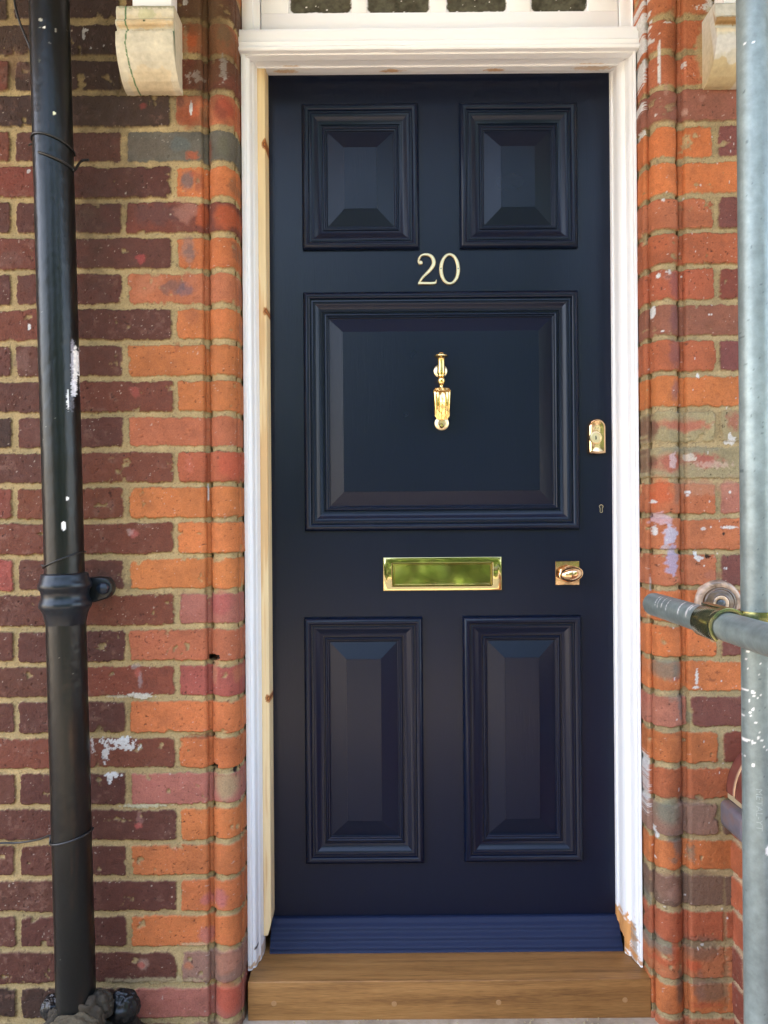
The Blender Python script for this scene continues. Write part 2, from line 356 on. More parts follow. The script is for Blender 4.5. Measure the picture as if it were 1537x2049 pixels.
spotsL = [
 (382, 75, 14, 30, (205, 98, 48), .3, 1), (375, 60, 9, 10, (110, 78, 50), .5, .8), (420, 60, 30, 45, (118, 84, 50), .4, .7), (450, 70, 14, 26, (130, 118, 88), .4, .9), (352, 195, 11, 6, (92, 56, 48), .3, .8),
 (378, 232, 24, 22, (196, 92, 48), .35, 1), (362, 205, 9, 12, (112, 62, 46), .2, 1), (383, 218, 3, 14, W, .2, 1), (447, 220, 20, 26, (176, 64, 46), .3, .9), (408, 225, 9, 26, (118, 98, 66), .3, .8),
 (300, 295, 55, 24, (112, 98, 82), .35, .85), (360, 290, 22, 16, (104, 112, 108), .4, .9), (385, 312, 14, 9, (205, 96, 52), .5, .9), (447, 295, 13, 22, (112, 108, 88), .3, 1), (420, 300, 6, 26, (150, 68, 40), .2, .7),
 (374, 362, 14, 22, (105, 108, 110), .35, 1), (386, 350, 7, 8, (190, 96, 70), .4, .8), (398, 365, 8, 24, (150, 86, 66), .3, .8), (463, 370, 7, 20, (140, 100, 70), .4, .8),
 (315, 430, 50, 24, (100, 70, 66), .45, .8), (372, 425, 26, 26, (200, 140, 120), .5, .75), (404, 432, 12, 27, (208, 100, 52), .3, .9), (452, 435, 22, 27, (206, 98, 50), .3, .9),
 (378, 500, 16, 28, (165, 128, 112), .4, .9), (383, 505, 12, 14, (110, 100, 100), .6, .7), (466, 500, 9, 20, (140, 100, 78), .4, .7),
 (300, 570, 30, 20, (214, 140, 104), .6, .6), (345, 575, 22, 16, (120, 96, 92), .6, .8), (372, 582, 16, 14, (112, 100, 112), .5, .8), (380, 560, 16, 14, (196, 120, 86), .5, .7),
 (384, 640, 22, 22, (170, 100, 66), .7, .6), (474, 650, 7, 26, (150, 92, 66), .3, .8), (475, 580, 7, 26, (140, 88, 66), .3, .8),
 (355, 695, 6, 12, (170, 96, 60), .6, .7), (287, 215, 9, 8, (170, 70, 62), .4, .9), (282, 520, 11, 9, (186, 78, 74), .4, .95), (270, 785, 13, 11, (196, 96, 84), .5, .7), (180, 420, 30, 18, (120, 80, 60), .6, .5),
 (270, 1068, 10, 9, (200, 110, 100), .3, .95), (262, 1064, 8, 7, (205, 180, 170), .5, .6), (277, 1345, 7, 10, (196, 104, 88), .4, .9), (272, 1333, 9, 6, (180, 164, 160), .5, .7), (282, 1362, 5, 16, (186, 160, 158), .4, .8),
 (279, 1650, 8, 7, (206, 100, 90), .3, 1), (280, 1636, 8, 14, (200, 150, 140), .6, .5), (286, 1928, 12, 14, (206, 170, 150), .3, .8), (285, 1930, 8, 8, (206, 104, 86), .3, 1),
 (240, 1482, 26, 7, W, 1.0, .95), (252, 1494, 22, 6, W, 1.1, .9), (213, 1508, 6, 16, W, .8, .85), (228, 1550, 14, 5, W, .9, .95), (221, 1558, 5, 8, W, .5, .95), (187, 1490, 4, 12, W, .9, .6),
 (285, 1392, 24, 7, (226, 222, 206), .5, .85, .003), (240, 1393, 22, 3, (220, 212, 190), .6, .7), (290, 1612, 46, 4, (214, 208, 176), .5, .8, .003), (310, 1960, 110, 7, (206, 188, 142), .5, .8, .003), (390, 1888, 34, 5, (220, 202, 160), .4, .85, .003),
 (428, 1315, 12, 6, (14, 10, 8), .5, 1, -.006), (432, 1345, 7, 26, (206, 140, 106), .4, .85), (470, 1350, 7, 20, (206, 130, 90), .3, .8), (402, 1473, 26, 5, (150, 80, 50), .5, .8, -.003),
 (453, 1572, 25, 31, (188, 168, 124), .18, 1, .001), (430, 1534, 8, 5, (20, 14, 10), .4, 1, -.004), (470, 1540, 4, 6, (30, 20, 16), .4, 1, -.003), (428, 1570, 3, 36, (110, 74, 52), .3, .8),
 (415, 1798, 14, 14, (196, 110, 110), .3, .85), (445, 1795, 12, 20, (198, 116, 118), .25, .9), (412, 1868, 16, 18, (196, 120, 116), .3, .85), (378, 1930, 10, 8, (214, 128, 84), .3, .9),
 (455, 1995, 26, 36, (214, 96, 66), .12, 1), (457, 1922, 24, 26, (206, 134, 104), .3, .8), (442, 1205, 24, 26, (190, 96, 90), .25, .85), (385, 1205, 28, 26, (186, 118, 104), .3, .5),
 (380, 930, 8, 20, (226, 130, 110), .8, .4), (458, 930, 20, 26, (214, 92, 66), .3, .6), (168, 70, 3, 12, W, .3, 1), (172, 62, 5, 3, W, .5, 1), (183, 98, 2, 2, W, .3, 1), (209, 94, 2, 2, W, .3, 1), (60, 655, 3, 7, W, .3, 1), (59, 345, 4, 4, W, .5, .9),
 (372, 6, 6, 6, (214, 206, 196), .3, 1), (393, 158, 12, 9, (220, 206, 196), 1.1, .6), (447, 140, 5, 22, (214, 210, 200), .8, .7), (372, 90, 5, 34, (190, 168, 130), .7, .8, .004), (300, 186, 74, 6, (196, 170, 120), .5, .9, .003), (170, 186, 50, 3, (206, 180, 130), .6, .8),
 (414, 985, 2, 18, W, .2, .9), (20, 520, 26, 20, (120, 90, 80), .7, .5), (55, 718, 22, 26, (150, 112, 100), .7, .55), (60, 860, 26, 26, (130, 88, 76), .8, .5), (30, 130, 30, 24, (150, 76, 56), .7, .4), (45, 140, 26, 20, (130, 98, 84), .8, .5),
 (10, 1140, 22, 24, (178, 90, 78), .3, .8), (10, 350, 60, 26, (140, 66, 48), .6, .6), (150, 440, 30, 22, (120, 98, 80), .9, .4), (255, 1170, 14, 10, (110, 84, 66), .8, .6), (205, 1180, 30, 40, (96, 70, 58), .7, .45),
]
spotsL += [(430, 80, 60, 120, (96, 70, 40), .7, .8), (200, 90, 70, 120, (52, 36, 24), .8, .7), (300, 215, 130, 50, (66, 48, 32), .8, .6), (30, 60, 60, 110, (80, 60, 44), .9, .5), (200, 330, 60, 130, (70, 48, 34), .9, .5), (195, 500, 30, 120, (84, 58, 44), .9, .35)]  # brown film round the corbel, plus shade of the upper wall put into colour
rnd = random.Random(3)
for i in range(45):
    spotsL.append((rnd.uniform(0, 480), rnd.uniform(0, 2040), rnd.uniform(.8, 2.0), rnd.uniform(.8, 2.6), (206, 190, 172), .3, .7))
ptsL = corner_path('L', -.312, -.3145)
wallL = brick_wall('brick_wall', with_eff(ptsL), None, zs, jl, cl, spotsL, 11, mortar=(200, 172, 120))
tag(wallL, 'weathered maroon brick wall with orange corner bricks left of the door, behind the black downpipe', 'wall')
# right wall: mirror the plan
XJ = PX(1436, 1000, DW)
RQ = {-1: 'TR', 0: 'TT', 1: 'TT', 2: 'FF', 3: 'OU', 4: 'OO', 5: 'TU', 6: 'SS', 7: 'SR', 8: 'FF', 9: 'SU', 10: 'OO', 11: 'XX', 12: 'XX', 13: 'TP', 14: 'TT', 15: 'TU', 16: 'OS',
      17: 'oU', 18: 'OO', 19: 'PU', 20: 'OR', 21: 'SS', 22: 'Nn', 23: 'oO', 24: 'nn', 25: 'SS', 26: 'Tn', 27: 'On', 28: 'TT'}
def jr(k):
    x = XJ if k % 2 else XJ+.115
    if k == 19: x = PX(1376, 1410, DW)
    if k == 20: x = PX(1443, 1480, DW)
    if k == 21: x = .80
    if k == 22: x = PX(1440, 1620, DW)
    if k >= 23: x = .80
    return [x, x+.23, x+.46]
def cr(k, n):
    a = RQ.get(k) or random.Random(k).choice(['OD', 'TR', 'SU']); return [a[0]]+[a[1]]+['D']*(n-2)
LI = (196, 186, 196)
spotsR = [
 (1345, 12, 14, 16, (206, 104, 64), .2, .5), (1420, 10, 8, 14, W, 1.1, .95), (1412, 16, 16, 5, W, 1.2, .9), (1418, 40, 10, 30, (214, 198, 156), .5, .9, .005), (1405, 110, 13, 60, (204, 186, 136), .35, .95, .004), (1408, 172, 16, 7, (196, 172, 120), .6, .9, .004), (1400, 112, 12, 5, (204, 186, 136), .5, .9, .004),
 (1320, 110, 2, 30, W, .12, 1), (1320, 150, 2, 22, W, .12, 1), (1333, 48, 7, 2, W, .4, .9), (1332, 182, 5, 14, (206, 160, 140), .4, .7), (1370, 130, 3, 7, W, .5, .8), (1402, 200, 8, 8, (190, 140, 120), .4, .6), (1372, 226, 3, 8, (220, 180, 160), .3, .7),
 (1327, 402, 2, 4, W, .2, 1), (1320, 552, 3, 5, W, .2, 1), (1337, 545, 3, 5, W, .4, 1), (1337, 552, 10, 8, (190, 150, 140), .7, .4), (1368, 552, 2, 2, W, .2, 1), (1313, 622, 3, 12, W, .15, 1), (1326, 663, 2, 2, W, .2, 1), (1417, 630, 2, 2, W, .2, 1), (1422, 630, 2, 2, W, .2, 1), (1396, 752, 3, 5, W, .3, 1),
 (1348, 570, 11, 28, (150, 84, 86), .3, .8), (1350, 640, 12, 28, (128, 80, 84), .3, .85), (1347, 710, 13, 28, (132, 82, 84), .3, .85), (1350, 780, 9, 24, (140, 96, 100), .3, .8), (1343, 220, 10, 26, (150, 90, 80), .3, .5), (1350, 100, 7, 26, (176, 104, 84), .3, .5),
 (1370, 850, 52, 14, (206, 104, 84), .35, 1, .002), (1368, 836, 40, 9, (176, 158, 122), .5, .9, .004), (1310, 855, 10, 28, (128, 72, 60), .35, 1, 0), (1465, 845, 14, 20, (178, 84, 72), .4, .9), (1462, 880, 12, 9, W, .9, .8),
 (1345, 925, 30, 22, (192, 84, 72), .35, 1, .002), (1410, 922, 42, 14, (190, 82, 76), .5, 1, .002), (1345, 922, 7, 18, (222, 190, 186), .4, .85), (1380, 915, 11, 8, (228, 214, 196), .4, .9), (1430, 930, 36, 8, (224, 190, 170), .7, .8), (1310, 922, 12, 24, (128, 76, 62), .5, .9, .001), (1380, 900, 60, 7, (150, 144, 122), .5, .8, .004),
 (1325, 985, 16, 30, (220, 104, 58), .4, .9), (1400, 975, 36, 20, (196, 142, 110), .5, .85), (1455, 975, 30, 20, (200, 140, 116), .4, .8), (1378, 985, 3, 3, W, .3, 1), (1314, 1003, 5, 4, W, .5, 1), (1460, 985, 2, 4, W, .3, 1), (1352, 985, 7, 36, (140, 110, 90), .4, .6),
 (1323, 1040, 14, 14, (226, 190, 196), .5, .7), (1338, 1070, 14, 20, (206, 204, 222), .45, .85), (1318, 1062, 3, 10, W, .3, .9), (1342, 1120, 10, 30, (190, 178, 204), .4, .8), (1330, 1095, 8, 5, (206, 196, 200), .5, .7),
 (1390, 1110, 4, 9, W, .4, 1), (1397, 1118, 6, 5, W, .6, .9), (1415, 1113, 5, 4, (50, 30, 22), .5, .9, -.002), (1312, 1170, 2, 20, W, .2, 1), (1455, 1055, 14, 3, W, .6, .85), (1405, 1058, 6, 3, W, .6, .7), (1452, 1137, 2, 2, W, .2, 1), (1425, 1150, 18, 12, (176, 110, 88), .5, .8), (1446, 1068, 3, 3, (60, 40, 30), .4, 1),
 (1335, 1339, 25, 24, (128, 130, 114), .15, 1), (1350, 1358, 10, 6, (210, 92, 54), .5, .9), (1354, 1340, 9, 22, (112, 114, 104), .3, .8), (1393, 1356, 3, 16, W, .5, .9), (1392, 1375, 6, 3, W, .5, .9), (1420, 1360, 9, 4, (90, 50, 30), .7, .7), (1435, 1345, 10, 2, (90, 50, 30), .7, .7),
 (1362, 1412, 10, 30, (118, 110, 104), .35, .95), (1300, 1400, 10, 34, (176, 92, 76), .2, .8), (1380, 1435, 5, 12, (140, 142, 118), .4, .8), (1345, 1395, 12, 10, (150, 136, 118), .6, .5),
 (1340, 1622, 26, 32, (130, 134, 114), .15, 1), (1385, 1620, 42, 30, (150, 116, 98), .25, .9), (1363, 1620, 8, 32, (166, 130, 112), .4, .7), (1298, 1605, 10, 34, (186, 110, 84), .2, .8), (1308, 1530, 2, 26, W, .4, .95), (1309, 1545, 2, 24, W, .6, .9), (1310, 1600, 2, 30, W, .8, .7),
 (1357, 1690, 12, 32, (116, 114, 106), .35, .95), (1340, 1678, 10, 12, (120, 116, 104), .7, .8), (1384, 1705, 6, 20, (130, 130, 110), .7, .8), (1346, 1720, 8, 8, (118, 116, 104), .5, .8), (1321, 1672, 2, 10, W, .3, 1),
 (1298, 1700, 8, 22, (120, 124, 108), .4, .9), (1300, 1750, 8, 20, (128, 130, 112), .4, .9), (1302, 1812, 12, 46, (124, 128, 112), .3, .95), (1296, 1860, 9, 30, (126, 128, 112), .3, .95), (1332, 1895, 28, 22, (130, 128, 112), .5, .95), (1302, 1905, 9, 20, (128, 128, 112), .4, .9), (1351, 1900, 8, 26, (206, 96, 54), .3, 1), (1330, 1925, 26, 8, (204, 96, 56), .5, .9),
 (1335, 1768, 24, 30, (158, 112, 92), .3, .7), (1352, 1785, 20, 20, (206, 160, 140), .9, .4), (1400, 1770, 44, 28, (136, 104, 84), .2, .9), (1405, 1895, 40, 26, (130, 104, 84), .2, .9), (1390, 1930, 14, 12, (214, 96, 56), .3, 1), (1422, 1982, 36, 28, (126, 102, 80), .15, 1), (1398, 1975, 12, 34, (160, 116, 96), .5, .7), (1412, 2010, 30, 6, (196, 92, 56), .5, .9),
 (1360, 1975, 10, 36, (100, 92, 80), .35, .85), (1405, 1890, 3, 3, W, .3, .8), (1452, 1960, 6, 60, (160, 132, 96), .8, .7, .001), (1449, 1830, 4, 100, (170, 148, 104), .5, .7, .001),
]
for i in range(26): spotsR.append((1290+rnd.uniform(0, 10), i*12+rnd.uniform(-8, 8)-10, rnd.uniform(3, 9)*(1.5 if i < 12 else .5), rnd.uniform(5, 12), W, .9, .95))
for i in range(70): spotsR.append((rnd.uniform(1298, 1480), rnd.uniform(0, 2040), rnd.uniform(.8, 1.5), rnd.uniform(.8, 3.2), W, .3, .85))
for i in range(60): spotsR.append((1289+rnd.uniform(-1, 4), rnd.uniform(0, 2000), rnd.uniform(1, 3), rnd.uniform(2, 9), W, .8, .9))
XRR = .567; pm = corner_path('R', -XRR, -.5765)
pm = [(-x, y) for x, y in pm][::-1]
eff = with_eff([(-x, y) for x, y in pm][::-1]); effR = [(-x, y, -e) for x, y, e in eff][::-1]
wallR = brick_wall('brick_wall', effR, None, zs, jr, cr, spotsR, 23, mortar=(192, 168, 122), tidy=1.4)
tag(wallR, 'orange red brick wall spattered with white paint right of the door, behind the galvanised scaffold pole', 'wall')
# the low wall that runs out from the house towards the camera on the right
gw = thing('garden_wall', 'low brick garden wall with rounded glazed coping running out from the house behind the vertical pole', 'garden wall', (.85, YF-.5, 0))
XG = .731; zt = PZ(1462, 1592, DW)
gp = [(x, YF-.001-.0) for x in ()]
ys = arange(YF-1.6, YF-.35, .01)+arange(YF-.35, YF+.004, .0025)+[YF+.004]
pathG = [(XG, y) for y in ys[::-1]]+[(XG+.004, ys[0]-.004)]+[(x, ys[0]-.004) for x in np.linspace(XG+.02, XG+.23, 12)]
zg = np.array(arange(-.06, zt-.055, .0025)+[zt-.055])
JG = [.11*i*1.0 for i in range(40)]
def jg(k): return [.06+.23*i+(.115 if k % 2 else 0) for i in range(9)]
def cg(k, n): rg = random.Random(k*3+1); return [rg.choice('SRSRTF') for _ in range(n)]
pe = [(x, y, i) for (x, y), i in zip(pathG, np.concatenate([[0], np.cumsum(np.hypot(np.diff([p[0] for p in pathG]), np.diff([p[1] for p in pathG])))]))]
brick_wall('wall_body', [(x, y, e) for x, y, e in pe], None, zg, jg, cg, [], 31, mortar=(206, 176, 140), parent=gw)
# creasing course (dark blue-grey bullnose) and half-round coping
def coping():
    ns = 28; prof = []; hw = .132; cx = XG+.115
    for i in range(ns+1): a = math.pi*i/ns; prof.append((cx-hw*math.cos(a), zt+.012+.128*math.sin(a)))
    yy = []; edges = [.0, .042]
    while edges[-1] < 1.6: edges.append(edges[-1]+.078)
    V = []; Cc = []; jm = lin((226, 190, 150))*.9; rg = random.Random(4)
    for i in range(len(edges)-1):
        a, b = edges[i]+.005, edges[i+1]-.005
        t = rg.uniform(.75, 1.2); bc = lin((112, 64, 56))*t
        for y, dr, c in ((edges[i]+.0005, -.005, jm), (a-.0008, -.005, jm), (a+.0006, -.0005, bc), (a+.003, 0, bc), ((a+b)/2, .0008, bc*1.1), (b-.003, 0, bc), (b-.0006, -.0005, bc), (b+.0008, -.005, jm)):
            row = []; rc = []
            for j, (x, z) in enumerate(prof):
                an = math.pi*j/ns; row.append((x-dr*math.cos(an)*1, YF-y, z+dr*math.sin(an))); q = 1+.25*math.sin(j*1.7+i)*.5
                rc.append(np.array(c)*q)
            V.append(row); Cc.append(rc)
    V = np.array(V); Cc = np.array(Cc); k = V.shape[1]; last = (V.shape[0]-1)*k
    return grid_mesh('coping', V, Cc, M['glazed'], gw, caps=[list(range(last, last+k))], angle=45)
coping()
mb = MB(); 
mb.box(XG-.012, XG+.242, YF-1.6, YF-.0005, zt-.004, zt+.013); o = mb.build('mortar_bed', M['crumb'], gw, bevel=.003)
V = []; 
yr = [0.0015, .1095, .1135, .222, .226, .336, .34, .45, .454, .565, .569, .68, .684, .8, .804, .92, .924, 1.04, 1.044, 1.16, 1.164, 1.28, 1.284, 1.4, 1.404, 1.52, 1.524, 1.6]
mb = MB()
for i in range(0, len(yr), 2): mb.box(XG-.030, XG+.26, YF-yr[i+1], YF-yr[i], zt-.060, zt-.005)
mcre = mat('blue_glazed_brick', (.10, .095, .11), .3); n1 = noise(mcre, coords(mcre), 22, 5)
L(mcre, ramp(mcre, n1, [(.3, (.06, .058, .075)), (.55, (.13, .12, .14)), (.75, (.19, .11, .09))]), bs(mcre).inputs['Base Color']); bump(mcre, n1, .003, .4)
mb.build('creasing_course', mcre, gw, bevel=.011, seg=4)
# ------------------------------------------------------------ ground, house, hedge
mb = MB(); mb.quad((-60, -80, 0), (60, -80, 0), (60, 40, 0), (-60, 40, 0)); g = mb.build('ground', M['ground']); tag(g, kind='structure')
m = mat('asphalt', (.05, .05, .05), .85); n1 = noise(m, coords(m), 60, 6); L(m, ramp(m, n1, [(.3, (.035, .035, .034)), (.7, (.075, .073, .07))]), bs(m).inputs['Base Color']); bump(m, n1, .01, .5)
mb = MB(); mb.quad((-60, -6.4, .004), (60, -6.4, .004), (60, -2.7, .004), (-60, -2.7, .004)); o = mb.build('road', m); tag(o, kind='structure')
for y_ in (-2.7, -6.4):
    mb = MB(); mb.box(-60, 60, y_-.06, y_+.06, -.05, .11); o = mb.build('kerb', M['ground'], bevel=.01); tag(o, kind='structure')
hs = thing('house', 'tall brick house front with slate roof rising above the brick reveals', 'house', (0, 3, 0))
mb = MB()
HT = 5.0
mb.box(-6, -1.3, YF+.001, .3, -.05, HT); mb.box(1.3, 6, YF+.001, .3, -.05, HT); mb.box(-1.3, 1.3, YF+.001, .3, 2.9, HT); mb.box(-6, 6, .3, 8, -.05, HT)
mb.build('house_wall', M['housebrick'], hs)
mb = MB(); e = .35
mb.rings([[(x, -.19-e, HT+.002), (x, 3.9, HT+2.6), (x, 8+e, HT+.002), (x, 8+e, HT-.08), (x, 3.9, HT+2.45), (x, -.19-e, HT-.08)] for x in (-6.2, 6.2)], True, True, True)
mb.build('roof', M['slate'], hs)
def hedge(cx, cy, wd, dp, ht, n, seed, label, h0=.0, trunk=False):
    rg = np.random.RandomState(seed); t = thing('hedge' if not trunk else 'tree', label, 'hedge' if not trunk else 'tree', (cx, cy, 0))
    if trunk:
        th = rg.rand(n)*2*np.pi; u = rg.rand(n)**.4; cz = rg.rand(n)*2-1; r = np.sqrt(1-cz**2)*u
        lump = 1+.22*np.sin(3*th+1)*np.cos(4*cz)+.15*np.sin(7*th)
        pos = np.stack([cx+wd/2*r*np.cos(th)*lump, cy+dp/2*r*np.sin(th)*lump, h0+(ht-h0)/2+(ht-h0)/2*cz*u*lump], 1)
    else:
        pos = np.stack([cx+(rg.rand(n)-.5)*wd, cy+(rg.rand(n)-.5)*dp, .05+rg.rand(n)*ht], 1)
        pos[:, 1] += .15*np.sin(pos[:, 0]*3); pos[:, 2] += .12*np.sin(pos[:, 0]*2.1)*(pos[:, 2]/ht)
    s = (.05+.05*rg.rand(n))*(2.2 if trunk else 1); a = rg.randn(n, 3); a /= np.linalg.norm(a, axis=1)[:, None]; b = np.cross(a, rg.randn(n, 3)); b /= np.linalg.norm(b, axis=1)[:, None]
    Vv = np.stack([pos-a*s[:, None], pos+b*s[:, None]*.5, pos+a*s[:, None], pos-b*s[:, None]*.5], 1).reshape(-1, 3)
    me = bpy.data.meshes.new('foliage'); me.from_pydata(Vv.tolist(), [], np.arange(4*n).reshape(-1, 4).tolist()); link('foliage' if not trunk else 'crown', me, M['leaf'], t)
    mb = MB()
    if trunk:
        mb.tube([(cx, cy, -.05), (cx+.05, cy, 1), (cx, cy+.05, h0+.6), (cx-.1, cy, ht*.8)], [.2, .16, .13, .04], 12)
        for k in range(5):
            an = k*1.3; mb.tube([(cx, cy, h0+.1+k*.25), (cx+math.cos(an)*wd*.2, cy+math.sin(an)*dp*.2, h0+.8+k*.3), (cx+math.cos(an)*wd*.4, cy+math.sin(an)*dp*.4, h0+1.3+k*.35)], [.07, .045, .02], 8)
    else:
        for k in range(int(wd/.5)): mb.tube([(cx-wd/2+.25+k*.5, cy, -.05), (cx-wd/2+.3+k*.5, cy, ht*.8)], [.03, .012], 6)
    mb.build('trunk', M['bark'], t)
hedge(1.0, -7.2, 10, .9, 1.9, 26000, 5, 'clipped green garden hedge across the path facing the front door')
hedge(-5.5, -11.5, 5, 4, 6.0, 9000, 9, 'broad leafy garden tree standing beyond the left end of the hedge', 1.2, True)
hedge(1.2, -11.0, 6, 4, 6.2, 10000, 19, 'broad leafy garden tree standing beyond the middle of the hedge', 1.2, True)
hedge(7.5, -10.0, 6, 4, 7.0, 9000, 29, 'tall leafy garden tree standing beyond the right end of the hedge', 1.2, True)
# ------------------------------------------------------------ door frame
fr = thing('door_frame', 'white painted moulded timber door frame around the navy door, raw pine strip down its left side', 'door frame', (.13, -.06, 0))
WH = np.array((.84, .84, .835)); zfb, zft = .055, 2.12
def prof_sheet(name, pts, zz, spots, D, parent, m, base=WH, colf=None, yz=False, bot=None, angle=30):
    """vertical member: plan profile pts (x, y) swept through zz"""
    p = np.array(pts); zz = np.array(zz)
    V = np.zeros((len(p), len(zz), 3)); V[..., 0] = p[:, 0:1]; V[..., 1] = p[:, 1:2]; V[..., 2] = zz[None]
    if bot is not None:
        b0 = np.array(bot); V[..., 2] = np.maximum(V[..., 2], b0[:, None])
    col = flat(V.shape[:2], base)
    if colf: col = colf(V, col)
    paint(col, V[..., 0], V[..., 2], spots, D)
    return grid_mesh(name, V, col, m, parent, angle=angle)
def dense(pts, st=.0015):
    out = []
    for a, b in zip(pts[:-1], pts[1:]):
        n = max(1, int(math.hypot(b[0]-a[0], b[1]-a[1])/st)); out += [(a[0]+(b[0]-a[0])*i/n, a[1]+(b[1]-a[1])*i/n) for i in range(n)]
    return out+[pts[-1]]
ZS = np.array(arange(.06, 2.13, .003)+[2.13])
th_top = PZ(890, 1962, 1.709)       # top of the threshold
ST = (222, 196, 120)
Rj = [(.5365, .01), (.5365, -.014), (.5390, -.0165), (.5400, -.0195), (.5398, -.049), (.5380, -.052), (.5385, -.056), (.5400, -.064), (.5430, -.071), (.5475, -.075), (.5500, -.0755), (.5505, -.079), (.5500, -.083), (.5515, -.097), (.5540, -.106), (.5555, -.1085), (.5555, -.118), (.5570, -.1205), (.5608, -.121), (.5618, -.119), (.5618, -.02)]
stR = [(1228, 190, 3, 16, ST, .6, .7), (1229, 440, 4, 26, ST, .6, .6), (1230, 745, 3.5, 18, ST, .6, .7), (1232, 1008, 3.5, 18, (220, 206, 130), .5, .7), (1235, 1290, 3, 16, ST, .5, .4), (1238, 1555, 4, 10, ST, .6, .6),
       (1262, 1880, 9, 38, (206, 140, 66), .5, .95), (1250, 1830, 2, 30, (120, 104, 90), .5, .8), (1240, 1790, 3, 12, (226, 216, 170), .6, .6), (1272, 1900, 2, 46, (150, 130, 110), .5, .7)]
for i in range(5): stR.append((1256+i*6, 1905+i*3, 5, 5, (190, 130, 70), .7, .8))
bR = [th_top+.0015+(.035 if p[1] > -.06 else 0) for p in dense(Rj)]
prof_sheet('jamb', dense(Rj), ZS, stR, 1.77, fr, M['white'], bot=bR)
Lj = [(-.2815, -.03), (-.2815, -.060), (-.2830, -.066), (-.2835, -.075), (-.2850, -.082), (-.2880, -.086), (-.2885, -.0895), (-.2895, -.104), (-.2915, -.109), (-.2950, -.1115), (-.2970, -.1120), (-.2972, -.1190), (-.2990, -.1210), (-.3062, -.1215), (-.3074, -.119), (-.3074, -.02)]
stL = [(512, 1898, 2.5, 3, (60, 44, 30), .3, 1), (509, 1930, 10, 4, (200, 160, 110), .7, .8), (529, 1905, 3, 16, (212, 186, 130), .5, .8), (520, 1920, 2, 14, (190, 150, 100), .5, .6)]
prof_sheet('jamb', dense(Lj)[::-1], ZS, stL, 1.76, fr, M['white'], bot=[th_top+.0015]*len(dense(Lj)))
def pinecol(V, col):
    z = V[..., 2]; s = V[..., 0]*1.0+V[..., 1]*1.3
    g = fbm(s*22, z*.9, .35, 4, 3); g2 = fbm(s*90, z*1.5, .4, 3, 8)
    c = lin((246, 218, 168))*(1+.10*g+.07*g2)[..., None]; t = sstep(.25, .6, g)[..., None]*.5
    return (c*(1-t)+lin((206, 146, 78))*t)*.9
kn = []
for (x, y) in ((531, 285), (532, 622), (537, 1398), (529, 288)): kn += [(x, y, 5.5, 9, (176, 108, 52), .3, .9), (x, y, 3, 5, (110, 56, 24), .3, .95), (x+.5, y, 1.5, 2.5, (190, 120, 60), .2, .9)]
Pn = [(-.2640, .01), (-.2640, -.054), (-.2652, -.0562), (-.2812, -.0562), (-.2818, -.054), (-.2818, -.02)]
zp = np.array(arange(PZ(540, 1874, 1.81), 2.13, .002)+[2.13]); zc = PZ(540, 1845, 1.81)
dp_ = dense(Pn)[::-1]
V = np.zeros((len(dp_), len(zp), 3)); V[..., 0] = np.array(dp_)[:, 0:1]; V[..., 1] = np.array(dp_)[:, 1:2]; V[..., 2] = zp[None]
cut = np.clip((zc-V[..., 2])/.033, 0, 1)**1.3*.0085; V[..., 0] = np.minimum(V[..., 0], -.2640-cut)
col = pinecol(V, None); paint(col, V[..., 0], V[..., 2], kn, 1.812); grid_mesh('door_stop', V, col, M['pine'], fr, angle=30)
# head and transom rail (swept along x)
def sweep_x(name, prof, xs, col, m, parent, spots=(), D=1.8, caps=True, wob=0, angle=30):
    """prof: (y, z)"""
    p = np.array(prof); xs = np.array(xs); V = np.zeros((len(xs), len(p), 3)); V[..., 0] = xs[:, None]; V[..., 1] = p[None, :, 0]; V[..., 2] = p[None, :, 1]
    if wob: V[..., 2] += wob*fbm(V[..., 0], V[..., 1]*0+3, .09, 3, 2); V[..., 1] += wob*.6*fbm(V[..., 0], V[..., 2]*3, .06, 3, 6)
    cc = flat(V.shape[:2], col) if not callable(col) else col(V)
    if spots:
        for s in spots:   # spots on the soffit: (px, y, rx_px, ry_m, rgb, rag, alpha)
            x0 = PX(s[0], 130, 1.83); d = np.sqrt(((V[..., 0]-x0)/(s[2]*D/F))**2+((V[..., 1]-s[1])/s[3])**2)+s[5]*fbm(V[..., 0], V[..., 1]+V[..., 2], .006, 3, int(s[0]))
            t = (1-sstep(.6, 1.15, d))*s[6]; cc = cc*(1-t[..., None])+lin(s[4])*t[..., None]
    nk = len(p); last = (len(xs)-1)*nk
    return grid_mesh(name, V, cc, m, parent, caps=[list(range(nk))[::-1], list(range(last, last+nk))] if caps else (), angle=angle)
zd = PZ(880, 147, 1.865)            # soffit at the door
hp = dense([(.012, zd+.03), (.012, zd+.003), (.004, zd+.0015), (-.016, zd), (-.018, zd-.005), (-.024, zd-.0065), (-.050, zd-.008), (-.053, zd-.0115), (-.056, zd-.0120), (-.090, zd-.014), (-.094, zd-.0195), (-.098, zd-.0205), (-.120, zd-.0205), (-.120, zd+.03)], .003)
hsp = [(585, -.06, 18, .006, (206, 158, 84), .5, .6), (570, -.03, 26, .008, (206, 158, 84), .5, .7), (785, -.03, 26, .008, (196, 140, 64), .4, .8), (990, -.03, 22, .008, (196, 140, 64), .4, .8), (1190, -.035, 40, .01, (206, 158, 90), .5, .6), (1180, -.06, 30, .006, (206, 158, 90), .5, .5)]
sweep_x('head', hp, arange(-.3080, .5632, .003)+[.5632], WH, M['white_rail'], fr, hsp)
zb = PZ(880, 97.5, 1.735); D2 = 1.735
def zf(py, D=D2): return PZ(880, py, D)
